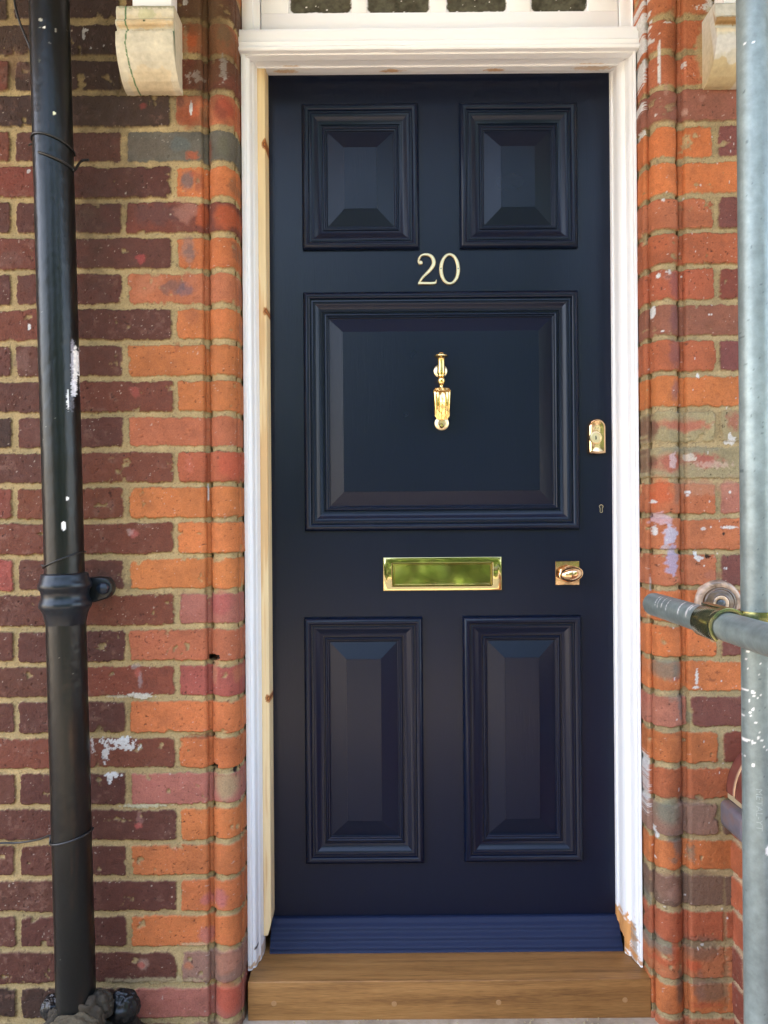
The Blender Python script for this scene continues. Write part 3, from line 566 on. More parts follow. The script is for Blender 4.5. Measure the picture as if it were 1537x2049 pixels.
tp = dense([(-.100, zb+.002), (-.112, zb), (-.1345, zb-.0005), (-.1370, zb+.0020), (-.1375, zb+.0060), (-.1350, zb+.0085), (-.1325, zb+.0095), (-.1330, zb+.0150), (-.1345, zb+.0185), (-.1330, zb+.0215), (-.1290, zb+.0225), (-.1270, zb+.0250), (-.1265, zf(55)), (-.1240, zf(50)), (-.095, zf(50)+.010), (-.060, zf(50)+.012), (-.06, zb+.002)], .0025)
tr = sweep_x('transom_rail', tp, arange(-.3110, .5655, .003)+[.5655], WH, M['white_rail'], fr, wob=.0009)
# ------------------------------------------------------------ fanlight
fl = thing('fanlight', 'white painted window with four small obscured panes above the door', 'window', (.13, -.08, 2.15))
DFW = 1.780; yfw = DFW-DC
ztb = zf(50)+.004; ztop = ztb+.60
panes = [(577, 704), (733, 862), (893, 1018), (1061, 1177)]
pz0 = PZ(880, 24, DFW)
xl = [PX(a, 20, DFW) for p in panes for a in p]
mb = MB()
xe0, xe1 = PX(522.5, 20, DFW), PX(1236.5, 20, DFW)
bars = [xe0, xl[0], xl[1], xl[2], xl[3], xl[4], xl[5], xl[6], xl[7], xe1]
pz1 = pz0+.46
mb.box(xe0, xe1, yfw, yfw+.04, ztb-.008, pz0); mb.box(xe0, xe1, yfw, yfw+.04, pz1, ztop)
for i in range(0, 10, 2): mb.box(bars[i], bars[i+1], yfw+.0004*(i and i < 8), yfw+.038, pz0, pz1)
whm = mat('white_gloss_plain', (.84, .84, .835), .35); bump(whm, noise(whm, coords(whm, (5, 40, 40)), 2, 4), .001, .5)
mb.build('sash', whm, fl, bevel=.0018, weld=False)
ox = PX(507, 20, DFW); ox2 = PX(1262, 20, DFW)
for x0, x1, a, b in ((-.3085, xe0-.0022, -.3080, ox), (xe1+.0022, .5637, ox2, .5630)):
    mb = MB(); mb.box(x0, x1, yfw-.004, yfw+.04, ztb-.012, ztop); mb.box(a, b, yfw-.010, yfw, ztb-.01, ztop-.001)
    mb.build('frame_stile', whm, fl, bevel=.0018, weld=False)
for i, (a, b) in enumerate(panes):
    x0, x1 = PX(a, 20, DFW)-.002, PX(b, 20, DFW)+.002
    gx = np.linspace(x0, x1, 80); gz = np.concatenate([np.linspace(pz0-.002, pz0+.06, 50), np.linspace(pz0+.066, pz1+.002, 40)])
    X, Z = np.meshgrid(gx, gz, indexing='ij'); V = np.stack([X, X*0+yfw+.010, Z], -1)
    gcol = flat(X.shape, lin((74, 74, 62)))*(1+.4*fbm(X, Z, .02, 3, i)+.3*fbm(X, Z, .006, 3, i+7))[..., None]
    d = np.minimum(np.minimum(X-x0, x1-X), (Z-pz0)*1.0)
    edge = np.hypot(np.maximum(.022-np.minimum(X-x0, x1-X), 0), np.maximum(.022-(Z-pz0), 0))
    t = 1-sstep(.0035, .0065, np.where(edge > .0185, .022-edge+.002, d)+.0022*fbm(X, Z*0+i, .02, 3, i+20)+.001*fbm(X, Z, .006, 2, i+30))
    dots = sstep(1.05, 1.1, fbm(X, Z, .006, 2, i+50)); t = np.maximum(t, dots)
    gcol = gcol*(1-t[..., None])+WH*t[..., None]
    grid_mesh('glass_pane', V, gcol, M['glass'], fl, angle=0)
# ------------------------------------------------------------ the door
door = thing('front_door', 'navy blue six foot panelled front door with brass number 20, knocker and letter plate', 'door', (.135, 0, .13))
door['label'] = 'navy blue five panelled front door with brass number 20, knocker and letter plate'
XD0, XD1 = -.2662, .5385; ZD0, ZD1 = PZ(880, 1903, 1.86), zd+.0035
def dz(py, px=880): return PZ(px, py, DC)
def rect(x0, x1, y0, y1):
    yc = (y0+y1)/2; xc = (x0+x1)/2
    return PX(x0, yc, DC), PX(x1, yc, DC), PZ(xc, y1, DC), PZ(xc, y0, DC)
PAN = [rect(605, 838, 211, 501), rect(919, 1154, 209, 498), rect(609, 1157, 585, 1061), rect(611, 847, 1235, 1725), rect(927, 1163, 1232, 1721)]
mprof = [(0, .001), (0, .0075), (.0012, .0098), (.0035, .0128), (.0065, .0150), (.0095, .0158), (.0125, .0150), (.0152, .0128), (.0165, .0102), (.0168, .0078), (.0192, .0074), (.0196, .0098), (.0225, .0104), (.0232, .0085), (.0255, .0080), (.0300, .0052), (.0350, .0024), (.0400, .0004), (.0440, -.0008), (.0445, -.0045), (.0470, -.0048), (.0478, -.0020), (.0495, -.0006), (.0515, -.0004), (.0530, -.0016), (.0540, -.0038), (.0560, -.0042), (.0575, -.0055), (.0583, -.0085), (.0600, -.0092), (.0600, -.016)]
def rloop(r, d, h): x0, x1, z0, z1 = r; return [(x0+d, -h, z0+d), (x1-d, -h, z0+d), (x1-d, -h, z1-d), (x0+d, -h, z1-d)]
IN = .030
# slab: front sheet with openings
xs_ = sorted({XD0, XD1}); mb = MB()
def cell(x0, x1, z0, z1): mb.quad((x0, 0, z0), (x1, 0, z0), (x1, 0, z1), (x0, 0, z1))
ins = [(a+IN, b-IN, c+IN, d-IN) for a, b, c, d in PAN]
zcuts = [(ins[3], ins[4]), (ins[2],), (ins[0], ins[1])]
def band(hs, zlo, zhi):
    x = XD0
    for h in hs: cell(x, h[0], zlo, zhi); x = h[1]
    cell(x, XD1, zlo, zhi)
# each hole of a band may differ by a millimetre in z: fill the slivers
z = ZD0
for hs_ in zcuts:
    lo = min(h[2] for h in hs_); hi = max(h[3] for h in hs_)
    cell(XD0, XD1, z, lo); band(hs_, lo, hi)
    for h in hs_:
        if h[2] > lo+1e-6: cell(h[0], h[1], lo, h[2])
        if h[3] < hi-1e-6: cell(h[0], h[1], h[3], hi)
    z = hi
cell(XD0, XD1, z, ZD1)
for a, b, c, d in ((XD0, XD0, ZD0, ZD1), (XD1, XD1, ZD0, ZD1)): mb.quad((a, 0, c), (a, .045, c), (a, .045, d), (a, 0, d))
mb.quad((XD0, 0, ZD1), (XD1, 0, ZD1), (XD1, .045, ZD1), (XD0, .045, ZD1)); mb.quad((XD0, 0, ZD0), (XD0, .045, ZD0), (XD1, .045, ZD0), (XD1, 0, ZD0))
mb.quad((XD0, .045, ZD0), (XD0, .045, ZD1), (XD1, .045, ZD1), (XD1, .045, ZD0))
me = bpy.data.meshes.new('door_slab'); me.from_pydata(mb.v, [], mb.f); link('door_slab', me, M['navy'], door)
for i, r in enumerate(PAN):
    mb = MB(); mb.rings([rloop(r, d, h) for d, h in mprof], True); mb.build('moulding', M['navy'], door, angle=25)
    mb = MB(); bw = .0395 if i != 2 else .033; q = .0585; 
    fh = (.0002, .0002, .0022, .0034, .0034)[i]
    st = [(q, -.0088), (q+.001, -.0088), (q+bw, fh-.0012), (q+bw+.0002, fh)]
    loops = [rloop(r, d, h) for d, h in st]
    mb.rings(loops, True, False, False); mb.quad(*loops[-1]); mb.build('raised_panel', M['navy'], door, angle=10)
# weather bar
zw1 = PZ(890, 1832, 1.868); zw0 = PZ(890, 1908, 1.822)
hh = zw1-zw0
wp = [(.0, zw1), (-.006, zw1), (-.0085, zw1-.0012)]
n = 60
for i in range(1, n+1):
    t = i/n; wy = -.0085-.046*t**.9; reed = .0030*math.sin(math.pi*min(max((t-.10)/.82, 0), 1)*3.0)**2
    wp.append((wy-reed, zw1-.0015-(hh-.004)*t))
wp += [(-.052, zw0), (.0, zw0)]
sweep_x('weather_bar', wp, arange(PX(541, 1880, 1.83), PX(1244, 1880, 1.83), .02)+[PX(1244, 1880, 1.83)], (.008, .017, .052), M['navy_skylit'], door, angle=50, wob=.0004)
# digits
def ribbon(mb, pts, hws, top=.0062, closed=False, bev=.0016):
    n = len(pts); rings = []
    for i in range(n):
        a = pts[i-1] if (closed or i > 0) else pts[i]; b = pts[(i+1) % n] if (closed or i < n-1) else pts[i]
        tx, tz = b[0]-a[0], b[1]-a[1]; l = math.hypot(tx, tz); nx, nz = -tz/l, tx/l; w_ = hws[i]; p = pts[i]
        rings.append([(p[0]+nx*s_, -h, p[1]+nz*s_) for s_, h in ((-w_, 0), (-w_, top-bev), (-w_+bev, top), (w_-bev, top), (w_, top-bev), (w_, 0))])
    mb.rings(rings, False, loop=closed)
    if not closed: mb.f.append(tuple(range(len(mb.v)-n*6, len(mb.v)-n*6+6))); mb.f.append(tuple(range(len(mb.v)-6, len(mb.v))))
def zc_(x, y): px = 800+x/4.88; py = 480+y/4.88; return (PX(px, py, DC-.003), PZ(px, py, DC-.003))
kz = DC/F/4.88
path2 = [(199, 236, 12), (186, 218, 10), (184, 196, 10), (194, 170, 11), (218, 150, 12), (256, 143, 13), (296, 153, 15), (324, 182, 17), (333, 220, 18), (322, 256, 18), (296, 294, 16), (258, 332, 14), (222, 368, 12), (198, 402, 10), (186, 430, 9)]
sm = catmull(path2, 5); mb = MB(); ribbon(mb, [zc_(a, b) for a, b, c in sm], [c*kz for a, b, c in sm])
bx_ = catmull([(180, 424, 15), (230, 424, 14), (290, 425, 14), (335, 423, 14), (350, 412, 10), (358, 392, 3)], 5)
ribbon(mb, [zc_(a, b) for a, b, c in bx_], [c*kz for a, b, c in bx_], top=.0059)
c0 = zc_(204, 224); mb.lathe([(.0001, .0064), (.0032, .0064), (.0047, .0050), (.0047, 0)], (c0[0], 0, c0[1]), (0, -1, 0), 20)
mb.build('digit', M['brass_worn'], door, weld=False, angle=30)
mb = MB(); n = 64; pts = []; hw = []
for i in range(n):
    a = 2*math.pi*i/n; ox, oz = 101*math.cos(a), 155*math.sin(a); ix, iz = 67*math.cos(a), 129*math.sin(a)
    pts.append(zc_(487+(ox+ix)/2, 285+(oz+iz)/2)); hw.append(math.hypot(ox-ix, oz-iz)/2*kz)
ribbon(mb, pts, hw, closed=True)
dg = mb.build('digit', M['brass_worn'], door, angle=30)
for x, y in ((402, 283), (570, 283)):
    c = zc_(x, y); mb = MB(); mb.lathe([(.0001, .0066), (.0016, .0066), (.0019, .0058), (.0019, .002)], (c[0], 0, c[1]), (0, -1, 0), 14); mb.build('screw', M['steel'], dg)
# knocker
def kz_(x, y, D=DC-.04): px = 840+x/10.79; py = 690+y/10.79; return (PX(px, py, D), PZ(px, py, D))
kc, _ = kz_(468, 900); YK = -.038; u = (DC-.04)/F/10.79
mb = MB(); zt_ = kz_(0, 215)[1]
prof = [(20, 172), (60, 178), (66, 200), (120, 214), (152, 232), (155, 250), (140, 268), (95, 290), (82, 310), (76, 350), (78, 420), (84, 500), (86, 560), (88, 600), (84, 630), (66, 640), (64, 655), (78, 662), (80, 680), (60, 692), (70, 710), (84, 750), (84, 800), (70, 850), (40, 880), (38, 930), (60, 960)]
mb.lathe([(r*u, -y*u) for r, y in prof], (kc, YK, kz_(0, 0)[1]), (0, 0, 1), 32)
# fluted shell pad
R = []
for k in range(26):
    t = k/25; y = 940+680*t; wd = (182-34*t)*min(1, .78+2.6*t)*(1 if t < .88 else 1-(t-.88)*2.2); dpth = (110+110*math.sin(math.pi*min(1, t*1.15)))*min(1, .5+5*t)*(1 if t < .88 else 1-(t-.88)*3)
    R.append([(kc+.0012+wd*u*math.copysign(abs(math.cos(a))**.8, math.cos(a))*(1+.05*math.cos(14*a)), YK-.004+dpth*u*.62*math.sin(a)*(1+.09*math.cos(14*a)), kz_(0, y)[1]) for a in [2*math.pi*j/60 for j in range(60)]])
mb.rings(R, True, True, True)
cb = kz_(478, 1740); mb.lathe([(.0001, -.016), (.004, -.015), (.0048, -.008), (.0048, .006), (.0055, .010), (.0035, .014), (.0001, .0145)], (cb[0], YK+.012, cb[1]), (0, -1, 0), 20)
kn_ = mb.build('knocker', M['brass'], door, weld=False, angle=40)
for (x, y, r) in ((450, 560, 150), (478, 1690, 158)):
    c = (PX(840+x/10.79, 690+y/10.79, DC-.008), PZ(840+x/10.79, 690+y/10.79, DC-.008)); mb = MB(); rr_ = r*DC/F/10.79
    mb.lathe([(rr_, 0), (rr_, .003), (rr_*.94, .0055), (rr_*.75, .0075), (rr_*.5, .0085), (.006, .012), (.006, .03)], (c[0], 0, c[1]), (0, -1, 0), 40); mb.build('rose', M['brass_worn'], kn_)
# letter plate
def plate(mb, r, prof, capped=True):
    lp = [rloop(r, d, h) for d, h in prof]; mb.rings(lp, True)
    if capped: mb.quad(*lp[-1])
rl = rect(766.5, 1004, 1114.5, 1181.5); mb = MB()
plate(mb, rl, [(0, 0), (0, .0035), (.0008, .0048), (.0025, .0052), (.012, .0064), (.0205, .0066), (.0215, .0052), (.0230, .0040), (.0240, .0020)]); lp_ = mb.build('letter_plate', M['brass'], door, angle=20)
fr_ = (rl[0]+.0244, rl[1]-.0244, rl[2]+.0130, rl[3]-.0150)
rf = (rl[0]+.0245, rl[1]-.0250, rl[2]+.0125, rl[3]-.0155)
lp_.data.clear_geometry(); mb = MB()
def lloop(t, h):   # blend outer rectangle to flap rectangle
    a, b = rl, (rf[0]-.001, rf[1]+.001, rf[2]-.001, rf[3]+.001); r = [a[i]+(b[i]-a[i])*t for i in range(4)]; return [(r[0], -h, r[2]), (r[1], -h, r[2]), (r[1], -h, r[3]), (r[0], -h, r[3])]
lp2 = [lloop(t, h) for t, h in ((0, 0), (0, .0036), (.04, .0050), (.12, .0054), (.45, .0060), (.86, .0066), (.92, .0056), (1, .0030), (1, .0012))]
mb.rings(lp2, True); mb.quad(*lp2[-1])
tmp = mb.build('tmp', None, None, angle=20); lp_.data = tmp.data; lp_.data.materials.append(M['brass_mirror']); bpy.data.objects.remove(tmp)
bm_ = MB(); fl_ = [rloop(rf, d, h) for d, h in ((0, .0013), (0, .0052), (.0007, .0062), (.0022, .0062), (.0030, .0052))]; bm_.rings(fl_, True)
nx_, nz_ = 24, 8; a0, a1, b0, b1 = rf[0]+.003, rf[1]-.003, rf[2]+.003, rf[3]-.003
V = [[(a0+(a1-a0)*i/nx_, -.0052, b0+(b1-b0)*j/nz_) for j in range(nz_+1)] for i in range(nx_+1)]
bm_.rings(V, False); bm_.build('flap', M['brass_mirror'], lp_, angle=20)
# knob
rk = rect(1111, 1159, 1122.5, 1170.5); mb = MB(); plate(mb, rk, [(0, 0), (0, .003), (.001, .0042), (.006, .0046)]); kb = mb.build('knob_plate', M['bronze'], door, angle=20)
ck = ((rk[0]+rk[1])/2-.001, (rk[2]+rk[3])/2)
mb = MB(); mb.lathe([(.017, .004), (.018, .006), (.013, .010), (.009, .016), (.0085, .028), (.011, .034)], (ck[0], 0, ck[1]), (0, -1, 0), 32)
R = []; tl = rad(9)
for rr_, y in ((.2, .030), (.8, .031), (.97, .034), (1.0, .037), (.98, .0395), (.92, .0405), (.90, .0400), (.84, .0435), (.70, .0475), (.5, .0505), (.25, .052), (.02, .0525)):
    R.append([(ck[0]+.001+(rr_*.0285*math.cos(a)*math.cos(tl)-rr_*.0182*math.sin(a)*math.sin(tl)), -y, ck[1]+(rr_*.0285*math.cos(a)*math.sin(tl)+rr_*.0182*math.sin(a)*math.cos(tl))) for a in [2*math.pi*i/48 for i in range(48)]])
mb.rings(R, True, True, True); mb.build('knob', M['bronze'], kb, weld=False, angle=40)
# night latch pull with cylinder
lx0, lx1, lz0, lz1 = rect(1174, 1210.5, 838, 910); cxl = (lx0+lx1)/2; rl_ = (lx1-lx0)/2
def tomb(ins_, h, grow=1):
    pts = []; r = rl_-ins_; zc2 = lz1-rl_
    for i in range(25): a = math.pi*i/24; pts.append((cxl+r*math.cos(a), -h, zc2+r*math.sin(a)))
    for z_ in np.linspace(zc2, lz0+ins_+.002, 6)[1:]: pts.append((cxl-r*(1-.0), -h, z_))
    for i in range(1, 8): t = i/8; pts.append((cxl-r+2*r*t, -h, lz0+ins_+.002-.002*math.sin(math.pi*t)))
    for z_ in np.linspace(lz0+ins_+.002, zc2, 6)[:-1]: pts.append((cxl+r, -h, z_))
    return pts
mb = MB(); tl_ = [tomb(0, 0), tomb(0, .008), tomb(.0015, .012), tomb(.004, .015), tomb(.0065, .0165), tomb(.0095, .0160), tomb(.015, .0150)]
mb.rings(tl_, True); mb.quad(*tl_[-1]); lk = mb.build('lock_body', M['bronze'], door, angle=25, weld=False)
cl_ = (PX(1192, 876, DC-.016), PZ(1192, 876, DC-.016))
mb = MB(); mb.lathe([(.0145, .013), (.0148, .017), (.0135, .0205), (.0115, .0210), (.0105, .0188), (.0098, .0180), (.0001, .0182)], (cl_[0], 0, cl_[1]), (0, -1, 0), 40); cy = mb.build('lock_cylinder', M['brass_worn'], lk, angle=40)
mb = MB(); mb.box(cl_[0]-.0012, cl_[0]+.0012, -.0186, -.0170, cl_[1]-.0045, cl_[1]+.0045); mb.box(cl_[0]-.0001, cl_[0]+.0022, -.0187, -.0170, cl_[1]-.002, cl_[1]+.0005); mb.build('key_slot', M['black'], lk, weld=False)
tx = bpy.data.curves.new('lettering', 'FONT'); tx.body = 'Yale'; tx.size = .0095; tx.extrude = .0003; tx.align_x = 'CENTER'
to = bpy.data.objects.new('lettering', tx); C.objects.link(to); bpy.context.view_layer.update()
tme = bpy.data.meshes.new_from_object(to); bpy.data.objects.remove(to); tme.transform(Matrix.Translation((cl_[0]-.0002, -.0164, cl_[1]+.0175)) @ Matrix.Rotation(rad(90), 4, 'X'))
link('lettering', tme, M['brass_worn'], lk)
# mortice keyhole escutcheon
ckh = (PX(1203, 1017, DC), PZ(1203, 1017, DC)); mb = MB()
def kh(s, dy):
    pts = []
    for i in range(17): a = rad(-50+280*i/16); pts.append((ckh[0]+.0048*s*math.cos(a), -dy, ckh[1]+.004+.0048*s*math.sin(a)))
    pts.append((ckh[0]-.0028*s, -dy, ckh[1]-.004)); 
    for i in range(7): a = rad(180+180*i/6); pts.append((ckh[0]+.0032*s*math.cos(a), -dy, ckh[1]-.0075+.0032*s*math.sin(a)))
    pts.append((ckh[0]+.0028*s, -dy, ckh[1]-.004)); return pts
mb.rings([kh(1.0, 0), kh(1.0, .0015), kh(.8, .0015), kh(.72, .0002)], True); kp = mb.build('keyhole', M['brass_worn'], door, angle=30)
mb = MB(); mb.quad(*kh(.72, .0003)); mb.build('keyhole_opening', M['black'], kp)
# ------------------------------------------------------------ threshold
tx0, tx1 = PX(496, 2000, 1.709), PX(1303.5, 2000, 1.709); yth = 1.709-DC
tz0 = PZ(890, 2037, 1.709)
th = thing('threshold', 'solid oak threshold with four round wooden plugs under the navy door', 'doorstep', ((tx0+tx1)/2, -.08, tz0))
mb = MB(); mb.box(max(tx0, -.3105), min(tx1, .5655), yth, .03, tz0-.004, th_top); ob = mb.build('oak_block', M['oak'], th, bevel=.0022, seg=3)
for x, y in ((548, 2008), (789, 2009), (998, 2006), (1251, 2001)):
    p = P(x, y, 1.709); mb = MB(); mb.lathe([(.0001, .0006), (.0052, .0006), (.0057, .0002), (.0057, -.004)], (p.x, yth, p.z), (0, -1, 0), 20); mb.build('plug', M['plug'], th)
# sub-sill concrete and crumbs
mb = MB(); mb.box(-.335, .60, yth-.0, .03, -.05, tz0-.0045)
rg = random.Random(8)
g2 = mb.build('step_base', M['ground']); tag(g2, kind='structure')
g2.name = 'path'
mb = MB()
for i in range(90):
    x = rg.uniform(-.30, .57); y = yth-rg.uniform(.002, .03); s = rg.uniform(.0012, .004); q = [(x+s*rg.uniform(.6, 1)*a, y+s*b*rg.uniform(.6, 1), .0+s*c*rg.uniform(.6, 1)+.001) for a, b, c in ((1, 0, 0), (0, 1, 0), (-1, 0, 0), (0, -1, 0), (0, 0, 1))]
    k = len(mb.v); mb.v += q; mb.f += [(k, k+1, k+4), (k+1, k+2, k+4), (k+2, k+3, k+4), (k+3, k, k+4)]
o = mb.build('rubble', M['crumb'], weld=False); tag(o, 'crumbs of old mortar and wood chips along the foot of the oak threshold', 'rubble', kind='stuff')
# ------------------------------------------------------------ corbels
def corbel(x0, x1, spots, label, base, seed):
    zt1 = PZ(298, 9, 1.61) if x0 < 0 else PZ(1450, 4, 1.61); zb1 = PZ(298, 182, 1.66) if x0 < 0 else PZ(1450, 172, 1.66)
    h = zt1-zb1; pf = [(0, 0), (.066, 0), (.071, .03), (.073, .10), (.072, .20), (.078, .235), (.080, .28), (.078, .30), (.071, .312), (.068, .33), (.069, .36), (.071, .375), (.077, .385), (.0785, .42), (.0775, .46), (.078, .55), (.074, .66), (.066, .76), (.054, .86), (.040, .94), (.026, .985), (.018, 1.0), (0, 1.0)]
    pts = dense([(YF+.004-a-.004, zt1-b*h) for a, b in pf], .002)
    xs = np.linspace(x0, x1, 70); p = np.array(pts); V = np.zeros((len(xs), len(p), 3)); V[..., 0] = xs[:, None]; V[..., 1] = p[None, :, 0]; V[..., 2] = p[None, :, 1]
    er = np.minimum(V[..., 0]-x0, x1-V[..., 0]); V[..., 1] += .0012*fbm(V[..., 0], V[..., 2], .03, 3, seed)+np.clip(.004-er, 0, .004)**2*60
    cc = flat(V.shape[:2], lin(base))*(1+.10*fbm(V[..., 0], V[..., 2], .03, 4, seed+1))[..., None]*.9
    paint(cc, V[..., 0], V[..., 2], spots, 1.61)
    nk = len(p); last = (len(xs)-1)*nk
    o = grid_mesh('corbel', V, cc, M['stone'], None, caps=[list(range(nk))[::-1], list(range(last, last+nk))], angle=45); tag(o, label, 'corbel')
    return zt1
GN = (78, 112, 70)
csp = [(300, 40, 60, 12, (196, 180, 146), .4, .6), (292, 62, 62, 2.5, (150, 128, 96), .3, .6), (290, 50, 60, 7, (204, 172, 122), .4, .5), (295, 28, 20, 14, (180, 178, 140), .5, .7), (291, 47, 3, 2, (50, 70, 40), .3, 1), (290, 150, 55, 26, (206, 180, 136), .5, .4), (296, 14, 60, 4, (120, 126, 96), .7, .6), (349, 62, 1.5, 6, (40, 90, 60), .3, .9)]
for (xa, ya), (xb, yb) in (((252, 12), (252, 40)), ((252, 40), (256, 62)), ((256, 62), (253, 90)), ((253, 90), (257, 130)), ((257, 130), (262, 160))):
    for t in np.linspace(0, 1, 7): csp.append((xa+(xb-xa)*t, ya+(yb-ya)*t, 1.5, 4, GN, .2, .9))
csp.append((264, 167, 3, 4, (22, 40, 26), .3, 1))
zc1 = corbel(PX(231, 60, 1.603), PX(365.5, 60, DW), csp, 'cream painted stone corbel with a green drip, high on the wall beside the downpipe', (206, 196, 172), 3)
rsp = [(1450, 18, 40, 14, (186, 186, 180), .4, .7), (1450, 44, 40, 6, (150, 112, 60), .3, .9), (1450, 64, 40, 4, (206, 190, 160), .4, .7), (1450, 90, 40, 16, (196, 194, 190), .5, .7), (1450, 135, 50, 20, (176, 156, 112), .4, .8), (1450, 160, 50, 12, (180, 146, 90), .4, .8)]
zc2 = corbel(PX(1403.5, 60, DW), PX(1403.5, 60, DW)+.128, rsp, 'grey and cream stone corbel partly hidden behind the top of the scaffold pole', (200, 194, 176), 6)
def bracket(x0, x1, z0, label):
    mb = MB(); mb.box(x0, x1, YF-.052, YF-.004, z0+.0005, z0+.50); mb.box(x0-.012, x1+.012, YF-.062, YF-.003, z0+.50, z0+.54)
    o = mb.build('bracket_post', whm, None, bevel=.003, weld=False); tag(o, label, 'post', 'timber posts on the corbels')
bracket(PX(262, 5, 1.62), PX(341, 5, 1.62), zc1, 'white painted timber post standing on the cream corbel with the green drip')
xr_ = PX(1403.5, 60, DW); bracket(xr_+.025, xr_+.105, zc2, 'white painted timber post standing on the grey corbel behind the scaffold pole')
# ------------------------------------------------------------ downpipe
DP = 1.600; KP = (30, 38, 40)
pA = P(98.5, -200, DP); pA = P(93, -200, DP); pB = P(156, 2049, DP)
dpn = thing('downpipe', 'black painted cast iron downpipe with socket joint, leaning slightly against the maroon bricks', 'downpipe', (pB.x, pB.y, 0))
def cyl_sheet(name, a, b, r, nseg, nlen, base, m, parent, spots, D, seed, rfun=None, noise_amp=.25, wob=0, extra=None):
    a = Vector(a); b = Vector(b); ax = (b-a).normalized(); t1 = ax.cross(Vector((0, 1, 0))).normalized(); t2 = ax.cross(t1).normalized()
    th_ = np.linspace(0, 2*np.pi, nseg+1); s = np.linspace(0, (b-a).length, nlen)
    R = np.array([r if rfun is None else rfun(q) for q in s])[:, None]*np.ones((1, nseg+1))
    A = np.array(a)[None, None]+np.array(ax)[None, None]*s[:, None, None]
    if wob: R = R*(1+wob*fbm(np.cos(th_)[None]*.05+s[:, None], np.sin(th_)[None]*.05+s[:, None]*.3, .05, 3, seed))
    V = A+R[..., None]*(np.cos(th_)[None, :, None]*np.array(t1)[None, None]+np.sin(th_)[None, :, None]*np.array(t2)[None, None])
    gx = V[..., 0]+V[..., 1]; cc = flat(V.shape[:2], lin(base))*(1+noise_amp*fbm(gx*1.0, V[..., 2]*.5+V[..., 0]*.3, .02, 4, seed))[..., None]
    if extra is not None: cc = extra(V, cc)
    front = V[..., 1] < (A[..., 1]+.2*r)
    cf = cc.copy(); paint(cf, V[..., 0], V[..., 2], spots, D, seed=seed); cc = np.where(front[..., None], cf, cc)
    nk = nseg+1; last = (nlen-1)*nk
    return grid_mesh(name, V, cc, m, parent, caps=[list(range(nk-1)), list(range(last, last+nk-1))[::-1]], angle=50)
zj = PZ(131, 1172, DP)
psp = [(140, 690, 2, 14, (150, 150, 160), .3, .7), (143, 735, 2.2, 48, W, .25, .95), (140, 725, 1.6, 30, (190, 190, 200), .5, .6), (142, 775, 3.2, 20, (220, 220, 226), .4, .85), (135, 800, 1.6, 20, W, .4, .9), (150, 795, 1.4, 16, W, .5, .6), (140, 806, 3, 12, (120, 120, 130), .8, .4), (130, 1053, 3.5, 9, W, .1, 1), (129, 1050, 2.5, 7, W, .1, 1), (135, 998, 2.4, 4, W, .1, 1),
       (85, 45, 4, 3, (170, 170, 160), .5, .9), (92, 60, 2, 2, W, .2, 1), (84, 60, 3, 1.2, (130, 130, 120), .4, .7), (112, 60, 1.2, 4, (150, 150, 140), .4, .8), (110, 229, 2.4, 3.5, (226, 226, 190), .3, 1), (102, 90, 1.5, 2, (110, 110, 100), .4, .7), (82, 126, 2, 5, (80, 80, 70), .5, .7)]
rg = random.Random(12)
for i in range(26): psp.append((rg.uniform(70, 180), rg.uniform(0, 2000), rg.uniform(.7, 1.1), rg.uniform(.7, 1.5), (120, 120, 112), .2, .7))
def rustf(V, cc):
    t = sstep(.1, .9, fbm(V[..., 0]*6, V[..., 2]*.8, .10, 3, 4))*np.exp(-((V[..., 0]-(pB.x+(pA.x-pB.x)*(V[..., 2]-pB.z)/(pA.z-pB.z))-.015)/.011)**2)*(V[..., 2] < zj)*.16
    return cc*(1-t[..., None])+lin((112, 66, 30))*t[..., None]
cyl_sheet('pipe', pA, (pB.x, pB.y, -.04), .0385, 96, 1500, (8, 12, 13), M['iron'], dpn, psp, DP-.03, 3, extra=rustf, wob=.012)
axp = (Vector((pB.x, pB.y, -.04))-pA).normalized()
def on_axis(py): t = (PZ(131, py, DP)-pA.z)/axp.z; return pA+axp*t
c0 = on_axis(1146); k = DP/F
sock = [(0, 38.5), (1, 44), (3, 45.5), (8, 46), (18, 50), (24, 52.5), (30, 51.5), (35, 47.5), (42, 46), (50, 46.5), (56, 49.5), (62, 51.5), (68, 50.5), (74, 46), (82, 43), (92, 40.5), (104, 38.6)]
mb = MB(); mb.lathe([(r*k*.985, -h*k) for h, r in sock], c0, -axp, 72, cap=False)
sk_col = lambda o: None
def cattr(o, c, seed=1, amp=.3):
    me = o.data; n = len(me.vertices); co = np.zeros(n*3, np.float32); me.vertices.foreach_get('co', co); co = co.reshape(-1, 3)
    a = me.color_attributes.new('Col', 'FLOAT_COLOR', 'POINT'); cc = np.ones((n, 4), np.float32)
    cc[:, :3] = lin(c)[None]*(1+amp*fbm(co[:, 0]+co[:, 1], co[:, 2], .02, 4, seed))[:, None]; a.data.foreach_set('color', cc.ravel())
    return o
so = cattr(mb.build('socket', M['iron'], dpn, angle=50), (20, 26, 32), 4, .35)
